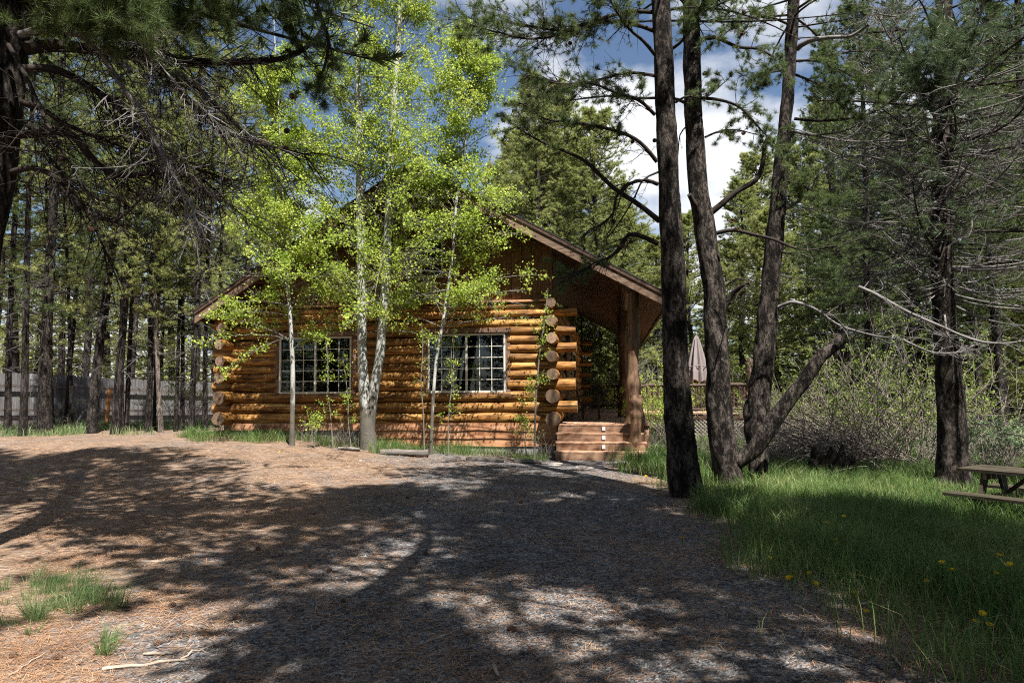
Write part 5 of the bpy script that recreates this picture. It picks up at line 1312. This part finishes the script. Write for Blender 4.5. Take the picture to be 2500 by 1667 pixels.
# fescue tufts at the lower left
for i, (px, py, n, R_, h_, lab) in enumerate(((190, 1490, 1700, 0.20, 0.36, 'bushy fine green grass tuft at the lower left'), (105, 1450, 900, 0.28, 0.24, 'grass tuft left of the bushiest tuft'), (20, 1440, 800, 0.28, 0.26, 'dark shaded grass tuft at the left picture edge'),
      (225, 1590, 110, 0.12, 0.24, 'small sparse broad-bladed grass tuft at the lower left'), (40, 1550, 300, 0.2, 0.16, 'low grass patch near the lower left corner'), (10, 1180, 500, 0.3, 0.25, 'grass clump in shade at the left edge, mid distance'))):
    p = G(px, py); mb = MB(); nc = max(3, n//70)
    for q_ in range(nc):
        a0 = rsg.uniform(0, 6.28); r0_ = R_*1.5*math.sqrt(rsg.random()); hh = h_*rsg.uniform(0.35, 1.15)*(1.15-0.5*r0_/(R_*1.5)); m_n = int(rsg.integers(35, 95))
        a = rsg.uniform(0, 6.28, m_n); r_ = 0.035*np.sqrt(rsg.random(m_n))
        x = p[0]+r0_*math.cos(a0)+r_*np.cos(a); y = p[1]+r0_*math.sin(a0)+r_*np.sin(a)
        d = np.stack([np.cos(a), np.sin(a)], -1)*rsg.random((m_n, 1))**1.3*1.25+np.array([math.cos(a0), math.sin(a0)])*0.25
        blades(mb, x, y, hh*rsg.uniform(0.35, 1.15, m_n), rsg.uniform(0.002, 0.0045, m_n)*(2.2 if i == 3 else 1), rsg, 0.2, d+np.array([0.15, 0.0]))
    o = obj('grass_tuft', mb.mesh('grass_tuft'), M['fescue']); tag(o, lab, 'grass tuft', 'grass tufts at the lower left')

# dandelions
dl = MB()
for k in range(22):
    a = k*2.4; r_ = 0.019*math.sqrt((k+0.5)/22)
    c, s_ = math.cos(a), math.sin(a); hh = 0.008-0.010*(r_/0.019)**2
    dl.add([(r_*c-0.005*s_, r_*s_+0.005*c, hh), (r_*c+0.005*s_, r_*s_-0.005*c, hh), ((r_+0.009)*c+0.004*s_, (r_+0.009)*s_-0.004*c, hh+0.006), ((r_+0.009)*c-0.004*s_, (r_+0.009)*s_+0.004*c, hh+0.006)], [(0, 1, 2, 3)])
dl.add([(0.018*math.cos(t), 0.018*math.sin(t), -0.004) for t in np.linspace(0, 6.28, 8, endpoint=False)]+[(0, 0, 0.008)], None, [(k, (k+1) % 8, 8) for k in range(8)])
dlm = dl.mesh('flower_head')
sm = MB(); tube(sm, [(0, 0, 0), (0.004, 0.002, 0.5), (0, 0, 1)], [0.0025]*3, 5); smm = sm.mesh('stem')
DND = [(1880, 1362, .10), (1975, 1398, .10), (1992, 1424, .10), (1925, 1410, .09), (1932, 1408, .09), (2085, 1446, .08), (1880, 1322, .12), (2040, 1316, .22), (2060, 1260, .26), (2019, 1276, .26), (2299, 1372, .28), (2440, 1354, .3), (2465, 1377, .28), (2434, 1399, .25), (2325, 1390, .24), (2262, 1418, .2), (2383, 1516, .16), (2416, 1524, .14), (2398, 1497, .16), (2115, 1491, .08), (1577, 1162, .12), (1561, 1178, .1), (683, 1103, .12), (1665, 1312, .1)]
for i, (px, py, h) in enumerate(DND):
    # the head shows at (px, py); the stem foot stands straight below it
    lo, hi = 1.5, 40.0
    for _ in range(40):
        mid = 0.5*(lo+hi); p = P(px, py, mid)
        if p[2]-h > gz(p[0], p[1]): lo = mid
        else: hi = mid
    p = P(px, py, lo)
    e = empty('dandelion', (p[0], p[1], gz(p[0], p[1])), (0, 0, 0), 'yellow dandelion flower on a stem in the grass', 'dandelion', 'dandelions in the grass')
    obj('stem', smm, M['grass'], e, (0, 0, 0), None, (1, 1, h)); obj('flower_head', dlm, M['dandelion'], e, (0, 0, h), (random.uniform(-0.5, 0.5), random.uniform(-0.5, 0.5), 0), (0.95,)*3)

# ------------------------------------------------------------------ brush and bushes at the right
def shrub(name, label, base, n, Ls, r, seed, leaf_n, leaf_mat, lsize, fan, group=None, stem='willow', spread=0.5, sub=4, lean=(0, 0), up=(0.4, 1.2), droop=0.5):
    rs = np.random.default_rng(seed)
    e = empty(name, base, (0, 0, 0), label, 'shrub', group)
    mb = MB(); lf = MB()
    a = rs.uniform(*fan, n); el = rs.uniform(*up, n)
    A = np.stack([rs.normal(0, spread, n), rs.normal(0, spread*0.6, n), np.full(n, -0.05)], -1)
    Lb = Ls*rs.uniform(0.5, 1.15, n)
    D_ = np.stack([np.cos(a)*np.cos(el)+lean[0], np.sin(a)*np.cos(el)+lean[1], np.sin(el)], -1)
    B = A+D_*Lb[:, None]*0.55; C = A+D_*Lb[:, None]; C[:, 2] -= droop*Lb*rs.random(n)*np.cos(el); C[:, 2] = np.maximum(C[:, 2], 0.05)
    C += rs.normal(0, 0.08, (n, 3))*Lb[:, None]; C[:, 2] = np.maximum(C[:, 2], 0.05)
    p, Mi, E = grow(rs, A, B, C, r, sub, Ls*0.28, mb, None, None, 7, 4, 0.25, 0.25, up=0.15, r_tw=r*0.6)
    obj('stems', mb.mesh('stems', True), M[stem], e)
    if leaf_n:
        t = rs.uniform(0.3, 1.0, (len(p), leaf_n)); q = bez(p, Mi, E, t).reshape(-1, 3)+rs.normal(0, 0.03, (len(p)*leaf_n, 3))
        k = rs.random(len(q)) < ss((q[:, 2]-0.45)/0.8)
        leaves(lf, q[k], lsize, rs); obj('foliage', lf.mesh('foliage'), M[leaf_mat], e)
    return e
def gp(px, D, dz=0): x = (px-1250)/FPX*D; return (x, D, gz(x, D)+dz)
shrub('willow_shrub', 'sprawling bare brush with arching grey stems behind the stump', gp(2170, 15.2), 300, 3.3, 0.011, 301, 0, None, 0, (1.9, 4.0), spread=0.5, lean=(-0.25, 0), up=(0.05, 0.75), droop=0.75)
shrub('willow_shrub', 'upright willow bush with lime spring leaves left of the big trunk', gp(2160, 15.9), 130, 3.4, 0.010, 302, 12, 'shrubleaf', 0.05, (0, 6.28), spread=0.9, up=(0.7, 1.4), droop=0.2)
shrub('willow_shrub', 'leafy willow bush behind the slanting cut limb', gp(2000, 18.0), 120, 2.6, 0.010, 303, 6, 'shrubleaf', 0.055, (0, 6.28), spread=0.6, up=(0.6, 1.35), droop=0.25)
shrub('willow_shrub', 'pale dry brush at the right foot of the leaning trunk', gp(1925, 16.0), 110, 1.7, 0.008, 304, 1, 'shrubleaf', 0.045, (0, 6.28), spread=0.45, up=(0.1, 0.9), droop=0.6)
shrub('willow_shrub', 'grey bare brush behind the big right trunk', gp(2430, 17.5), 140, 2.6, 0.010, 305, 2, 'shrubleaf', 0.05, (0, 6.28), spread=0.7, up=(0.2, 1.1), droop=0.5)
shrub('leafy_bush', 'grey green leafy bush behind the picnic table', gp(2450, 13.6), 110, 1.35, 0.007, 306, 22, 'sageleaf', 0.05, (0, 6.28), spread=0.6, up=(0.35, 1.3), droop=0.3, sub=7)
shrub('leafy_bush', 'dim bush beyond the lattice right of the deck', gp(1905, 21.5), 90, 2.0, 0.009, 307, 12, 'shrubleaf', 0.06, (0, 6.28), spread=0.7, up=(0.4, 1.3), droop=0.3)
shrub('leafy_bush', 'bright leafy shrub right of the porch steps', gp(1600, 17.8), 60, 1.7, 0.006, 308, 14, 'aspenleaf', 0.05, (0, 6.28), spread=0.25, up=(0.9, 1.45), droop=0.15, sub=5)
shrub('leafy_bush', 'low green shrub below the deck lattice', gp(1655, 17.2), 50, 0.75, 0.005, 309, 12, 'aspenleaf', 0.05, (0, 6.28), spread=0.3, up=(0.5, 1.3), droop=0.2, sub=5)
shrub('leafy_bush', 'small leafy shoots beside the cabin corner sapling', gp(1320, 15.55), 26, 0.8, 0.004, 310, 8, 'aspenleaf', 0.045, (0, 6.28), spread=0.18, up=(0.9, 1.5), droop=0.1)
shrub('leafy_bush', 'yellow green shoots at the foot of the thin left aspen', gp(760, 16.3), 24, 0.75, 0.004, 311, 8, 'shrubleaf', 0.045, (0, 6.28), spread=0.25, up=(0.8, 1.5), droop=0.1)
shrub('leafy_bush', 'yellow green shoots left of the twin aspen base', gp(838, 15.9), 30, 0.8, 0.004, 312, 8, 'shrubleaf', 0.045, (0, 6.28), spread=0.25, up=(0.8, 1.5), droop=0.1)
shrub('leafy_bush', 'bush in shade by the fence at the left corner of the cabin', gp(470, 24.5), 70, 1.9, 0.008, 313, 12, 'shrubleaf', 0.06, (0, 6.28), spread=0.6, up=(0.5, 1.4), droop=0.2)
shrub('leafy_bush', 'low bush in front of the fence near the orange stake', gp(120, 20.5), 60, 1.1, 0.006, 314, 8, 'shrubleaf', 0.05, (0, 6.28), spread=0.5, up=(0.4, 1.3), droop=0.3)
shrub('willow_shrub', 'bare grey brush seen through the porch', gp(1470, 31.0), 120, 4.6, 0.012, 315, 1, 'shrubleaf', 0.06, (0, 6.28), spread=1.0, up=(0.5, 1.3), droop=0.4, stem='deadbranch')
shrub('leafy_bush', 'leafy bush behind the side deck railing', gp(1640, 28.0), 90, 3.0, 0.010, 316, 16, 'aspenleaf', 0.07, (0, 6.28), spread=1.0, up=(0.6, 1.4), droop=0.2)
shrub('leafy_bush', 'leafy bush between the middle and leaning trunks', gp(1800, 27.0), 90, 3.0, 0.010, 317, 14, 'shrubleaf', 0.07, (0, 6.28), spread=1.0, up=(0.6, 1.4), droop=0.2)

# charred stump
e = empty('tree_stump', gp(2012, 13.4, 0.12), (0, 0, 0.2), 'charred splintered stump lying in the grass before the brush', 'stump')
e.scale = (1.15, 1.15, 1.25)
mb = MB(); rs = np.random.default_rng(4)
for k in range(14):
    a = rs.uniform(0, 6.28); l = rs.uniform(0.12, 0.30)
    tube(mb, [(0.18*math.cos(a), 0.12*math.sin(a), 0.05), (0.22*math.cos(a), 0.16*math.sin(a), 0.15+l*0.4), (0.26*math.cos(a), 0.2*math.sin(a), 0.12+l)], [0.09, 0.07, 0.012], 6, True, 0.2, k)
obj('splinters', mb, M['char'], e)
mb = MB(); tube(mb, [(-0.32, 0, 0.06), (0, 0, 0.14), (0.35, 0, 0.10)], [0.13, 0.17, 0.10], 10, True, 0.25, 5); obj('root_mass', mb, M['char'], e)
mb = MB(); tube(mb, [(0.2, 0, 0.12), (0.45, -0.05, 0.16), (0.68, -0.02, 0.27)], [0.07, 0.05, 0.03], 7, True, 0.15, 6); obj('root', mb, M['char'], e)

# ------------------------------------------------------------------ picnic table
pt = empty('picnic_table', (6.97, 9.0, gz(6.97, 9.0)-0.07), (0, 0, math.radians(-58)), 'weathered wooden picnic table in the grass at the right edge', 'picnic table')
for k in range(5):
    y = -0.36+k*0.147
    obj('top_board', MB().box((-0.92, y, 0.70), (0.92, y+0.138, 0.738)), M['picnic'], pt)
for s in (-1, 1):
    for j in range(2):
        y = s*0.62+(-0.145 if s > 0 else 0.0)+(j*0.147 if s > 0 else j*0.147-0.147)
        obj('bench_board', MB().box((-0.92, y, 0.40), (0.92, y+0.138, 0.436)), M['picnic'], pt)
for x in (-0.62, 0.62):
    for s in (-1, 1):
        obj('leg', MB().bar((x, s*0.56, -0.02), (x, s*0.20, 0.697), 0.13, 0.04, (1, 0, 0)), M['picnic'], pt)
    obj('cross_beam', MB().box((x+0.03, -0.75, 0.30), (x+0.07, 0.75, 0.397)), M['picnic'], pt)
    obj('top_cleat', MB().box((x+0.03, -0.36, 0.61), (x+0.07, 0.36, 0.697)), M['picnic'], pt)
    obj('brace', MB().bar((x-(0.03 if x > 0 else -0.1), 0.0, 0.36), (x*0.25, 0.0, 0.69), 0.04, 0.09, (0, 1, 0)), M['picnic'], pt)

# ------------------------------------------------------------------ logs and rocks edging the cabin bed
for i, (x0, x1, py, w_, D0, D1, lab) in enumerate(((930, 1046, 1112, 16, 15.15, 15.05, 'long weathered log lying in the grass below the twin aspen'), (1138, 1230, 1119, 12, 14.7, 14.6, 'split weathered log lying before the cabin steps'),
      (1256, 1322, 1116, 13, 14.7, 14.6, 'short grey log lying nearest the porch steps'), (826, 878, 1109, 9, 15.5, 15.4, 'thin grey slab of wood left of the twin aspen'))):
    a = P(x0, py, D0); b = P(x1, py, D1)
    a[2] = gz(a[0], a[1])+w_/2*D0/FPX*0.4; b[2] = gz(b[0], b[1])+w_/2*D0/FPX*0.4
    mb = MB(); n = 8; t = np.linspace(0, 1, n)[:, None]
    pts = (b-a)*t; ln_ = np.linalg.norm(b-a); r = w_/2*D0/FPX
    pts = np.stack([t[:, 0]*ln_, 0.01*np.sin(t[:, 0]*7), 0.008*np.sin(t[:, 0]*5)], 1)
    tube(mb, pts, r*(1+0.12*np.sin(t[:, 0]*9+i)), 10, True, 0.25, 60+i, 0, 1)
    o = obj('fallen_log', mb.mesh('fallen_log', True), [M['greylog'], M['logend']], None, a, (0, 0, math.atan2(b[1]-a[1], b[0]-a[0])))
    tag(o, lab, 'log')
def rock_mesh(seed):
    rs = np.random.default_rng(seed); mb = MB()
    th = np.linspace(0, 2*np.pi, 9, endpoint=False); rows = []
    for z, r in ((-0.3, 0.8), (0.0, 1.0), (0.35, 0.85), (0.55, 0.45)): rows.append(np.stack([np.cos(th)*r*(1+rs.normal(0, 0.1, 9)), np.sin(th)*r*(1+rs.normal(0, 0.1, 9)), z+rs.normal(0, 0.05, 9)], 1))
    v = np.concatenate(rows+[np.array([[0, 0, 0.6]])])
    mb.add(v, [(i*9+j, i*9+(j+1) % 9, (i+1)*9+(j+1) % 9, (i+1)*9+j) for i in range(3) for j in range(9)], [(27+j, 27+(j+1) % 9, 36) for j in range(9)])
    return mb.mesh('rock')
RK = [rock_mesh(k) for k in range(3)]
for i, (px, py, s_, f, lab) in enumerate(((1340, 1100, 0.16, 0.7, 'upright pale rock left of the porch steps'), (1352, 1133, 0.26, 0.22, 'flat pale stone before the left end of the steps'), (1440, 1140, 0.34, 0.15, 'broad flat stone in front of the steps'), (1520, 1128, 0.24, 0.2, 'flat stone before the right end of the steps'), (1430, 1160, 0.22, 0.15, 'small flat stepping stone farther from the steps'), (1247, 1098, 0.13, 0.6, 'small rock under the second window'), (880, 1125, 0.05, 0.6, 'small white stone on the drive below the twin aspen'))):
    p = G(px, py)
    o = obj('rock', RK[i % 3], M['rock'], None, (p[0], p[1], p[2]), (0, 0, i*1.3), (s_, s_*0.8, s_*f)); tag(o, lab, 'rock', 'rocks by the porch steps')

# ------------------------------------------------------------------ trees behind the viewer that shade the drive
def shade_pine(label, base, lean_pts, r, zlo, R, nbr, seed, tuft=(5, 11, 0.21, 0.036)):
    n = Near('pine_tree', label, base, group='pines behind the viewer')
    pts = np.array(lean_pts, float)
    rad = np.linspace(r, 0.03, len(pts))
    n.trunk(pts, rad, seed, 16, 0.25, 0.06)
    n.crown(zlo, pts[-1, 2]-0.2, pts, R, nbr, 14, tuft, seed, low=-0.1, tw_len=0.7)
    n.finish('needle')
shade_pine('leaning pine behind the viewer whose trunk shadow crosses the drive', (-2.9, -0.6, 0), [(-2.9, -0.6, -0.05), (-1.45, 0.3, 3.0), (0.0, 1.2, 6.0), (1.2, 1.6, 9.0), (1.9, 1.7, 12.0), (2.1, 1.7, 17.0)], 0.24, 8.0, 3.6, 115, 401)
shade_pine('pine behind the viewer, right of the leaning one', (4.6, 0.2, 0), [(4.6, 0.2, -0.1), (4.5, 0.3, 5), (4.4, 0.3, 10), (4.4, 0.2, 17)], 0.26, 4.0, 3.4, 125, 402)
shade_pine('pine behind the viewer, far right', (8.0, 0.8, 0), [(8.0, 0.8, -0.2), (8.1, 0.8, 5), (8.0, 0.7, 10), (8.0, 0.7, 16)], 0.26, 3.6, 3.2, 120, 403)
shade_pine('pine beside the viewer, nearest the right picture edge', (4.5, 3.1, 0), [(4.5, 3.1, -0.1), (4.5, 3.1, 5), (4.4, 3.1, 11), (4.4, 3.0, 18)], 0.24, 7.5, 2.3, 95, 405)
shade_pine('pine off the left picture edge', (-7.5, 5.6, 0), [(-7.5, 5.6, -0.1), (-7.5, 5.6, 6), (-7.4, 5.6, 10), (-7.4, 5.6, 17)], 0.24, 5.0, 2.9, 115, 404)

# the wood goes on behind and beside the viewer
for i, (x, y, v, s) in enumerate(((-7.5, -7.0, 0, 1.0), (-1.0, -8.5, 1, 1.05), (3.0, -4.2, 2, 1.0), (7.0, -4.0, 0, 1.0), (11.5, -1.5, 1, 1.0), (-11.0, -2.0, 2, 1.0), (-13.5, 3.0, 0, 1.0), (13.0, 4.5, 2, 0.95), (-15.0, 8.5, 1, 1.0), (1.0, -10, 2, 1.1), (-6, -11, 1, 1.1), (9, -10, 0, 1.1), (16, 9.5, 0, 1.0), (-18, -3, 1, 1.1), (18, -3, 2, 1.1))):
    plant_pine(BP[v], (x, y, gz(x, y)-0.1), i*1.7, s, 'pine of the same wood standing behind or beside the viewer', 'pines behind the viewer', nmat='needle')
# ------------------------------------------------------------------ litter on the ground
rsl = np.random.default_rng(17)
def fan_points(n, d0, d1, pw=0.6, half=0.82):
    d = d0+(d1-d0)*rsl.random(n)**(1/pw)*1.0
    d = d0*(d1/d0)**rsl.random(n)
    x = (rsl.random(n)*2-1)*half*d
    return x, d
x, y = fan_points(130000, 3.0, 15)
cl_ = ss(0.5+0.75*np.sin(x*2.2+1.4*np.sin(y*1.3))*np.sin(y*2.6+0.9*np.sin(x*1.7))+0.4*np.sin(x*6.1+y*4.3))
k = (rsl.random(len(x)) < 0.2+0.8*cl_) & (x < edge(y)+0.5+rsl.exponential(0.5, len(x))) & (rsl.random(len(x)) < 0.30+0.7*ss((np.abs(x-0.2)-1.0)/2.2))
x, y = x[k], y[k]; n = len(x)
a = rsl.uniform(0, 6.28, n); l = rsl.uniform(0.03, 0.075, n); w_ = 0.0016*np.maximum(1, y/4)
z = ground_z(x, y)+0.008+rsl.random(n)*0.012
d = np.stack([np.cos(a), np.sin(a), rsl.normal(0, 0.12, n)], -1)*l[:, None]; s_ = np.stack([-np.sin(a), np.cos(a), 0*a], -1)*w_[:, None]
c = np.stack([x, y, z], -1)
mb = MB(); v = np.stack([c-d-s_, c-d+s_, c+d], 1).reshape(-1, 3); mb.add(v, None, np.arange(len(v)).reshape(-1, 3))
o = obj('fallen_needles', mb.mesh('fallen_needles'), M['litter']); tag(o, 'scattered brown pine needles on the drive', None, None, 'stuff')
x, y = fan_points(42000, 3.0, 11)
k = (x < edge(y)+0.1) & (x > -5) & (rsl.random(len(x)) < 0.25+0.75*ss((3.0-np.abs(x-0.2))/2))
x, y = x[k], y[k]; n = len(x); s_ = (0.004+0.013*rsl.random(n)**3)*np.maximum(1, y/6)
a = rsl.uniform(0, 6.28, n); z = ground_z(x, y)+0.006
pts = []
for q_ in range(4):
    an = a+q_*1.571; pts.append(np.stack([x+np.cos(an)*s_*rsl.uniform(0.6, 1.2, n), y+np.sin(an)*s_*rsl.uniform(0.6, 1.2, n), z-0.002], -1))
pts.append(np.stack([x, y, z+s_*rsl.uniform(0.5, 0.9, n)], -1))
v = np.stack(pts, 1).reshape(-1, 3); b = np.arange(n)[:, None]*5
mb = MB(); mb.add(v, None, np.concatenate([b+np.array([[j, (j+1) % 4, 4]]) for j in range(4)]))
o = obj('gravel', mb.mesh('gravel'), M['gravel']); tag(o, 'loose grey gravel on the drive', None, None, 'stuff')
# cones and sticks lying about
for i, (px, py) in enumerate(((420, 1483), (574, 1513), (499, 1553), (278, 1362), (630, 1343), (750, 1387), (545, 1313), (767, 1257), (752, 1387), (804, 1398), (1249, 1541), (1508, 1492), (1040, 1355), (838, 1472), (525, 1220), (355, 1222), (1045, 1225), (995, 1217), (72, 1222), (1271, 1228), (140, 1610), (32, 1605), (385, 1575))):
    p = G(px, py)
    o = obj('pine_cone', CONE, M['cone'], None, (p[0], p[1], p[2]+0.018), (1.4+random.uniform(-0.3, 0.3), random.uniform(-0.4, 0.4), random.uniform(0, 6)), (random.uniform(0.45, 0.65),)*3)
    tag(o, 'brown pine cone lying on the drive', 'pine cone', 'pine cones on the drive')
STK = [((350, 1602), (422, 1600), 12, 'broad pale bark strip lying among the needles'), ((250, 1640), (455, 1615), 9, 'longest pale stick at the lower left'), ((345, 1374), (465, 1373), 6, 'straight pale stick lit on the needles'), ((440, 1612), (525, 1575), 5, 'thin stick above the longest stick'), ((455, 1530), (520, 1540), 5, 'pale forked twig among the needles'),
  ((20, 1655), (110, 1600), 5, 'stick at the lower left corner'), ((282, 1482), (325, 1484), 6, 'short stick right of the grass tuft'), ((1206, 1633), (1218, 1655), 10, 'short thick stick at the bottom centre'), ((1275, 1443), (1302, 1444), 5, 'pale stick in the dark middle of the drive'), ((1560, 1440), (1592, 1446), 6, 'pale stick right of the drive middle'),
  ((1508, 1578), (1533, 1570), 5, 'small stick low in the right of the drive'), ((2100, 1480), (2175, 1486), 9, 'pale branch piece at the grass edge'), ((1985, 1450), (2020, 1456), 6, 'pale wood chip near the dandelions'), ((1850, 1511), (1915, 1514), 4, 'long thin stick right of the drive'), ((1040, 1570), (1115, 1545), 4, 'curved thin twig in the drive'), ((2180, 1605), (2200, 1630), 5, 'stick in the lower right grass edge'), ((1940, 1480), (2010, 1520), 4, 'slim twig below the dandelions')]
for i, ((x0, y0), (x1, y1), w_, lab) in enumerate(STK):
    a = G(x0, y0); b = G(x1, y1); r = w_/2*a[1]/FPX
    n = 7; t = np.linspace(0, 1, n)
    L_ = np.linalg.norm(b-a); mb = MB(); rs = np.random.default_rng(i)
    tube(mb, np.stack([t*L_, rs.normal(0, 0.03, n)*L_*np.sin(t*3.14), np.full(n, 0.0)+np.abs(rs.normal(0, 0.006, n))], 1), r*(1.1-0.5*t)*(1 if i else np.array([.6, 1, 1.1, 1, 1, .9, .6])), 7, True, 0.2, i)
    o = obj('stick', mb, M['stick'], None, (a[0], a[1], a[2]+r*0.6+0.006), (0, -math.asin((b[2]-a[2])/L_), math.atan2(b[1]-a[1], b[0]-a[0])))
    if i == 0: o.scale = (1, 1, 0.5)
    tag(o, lab, 'stick')
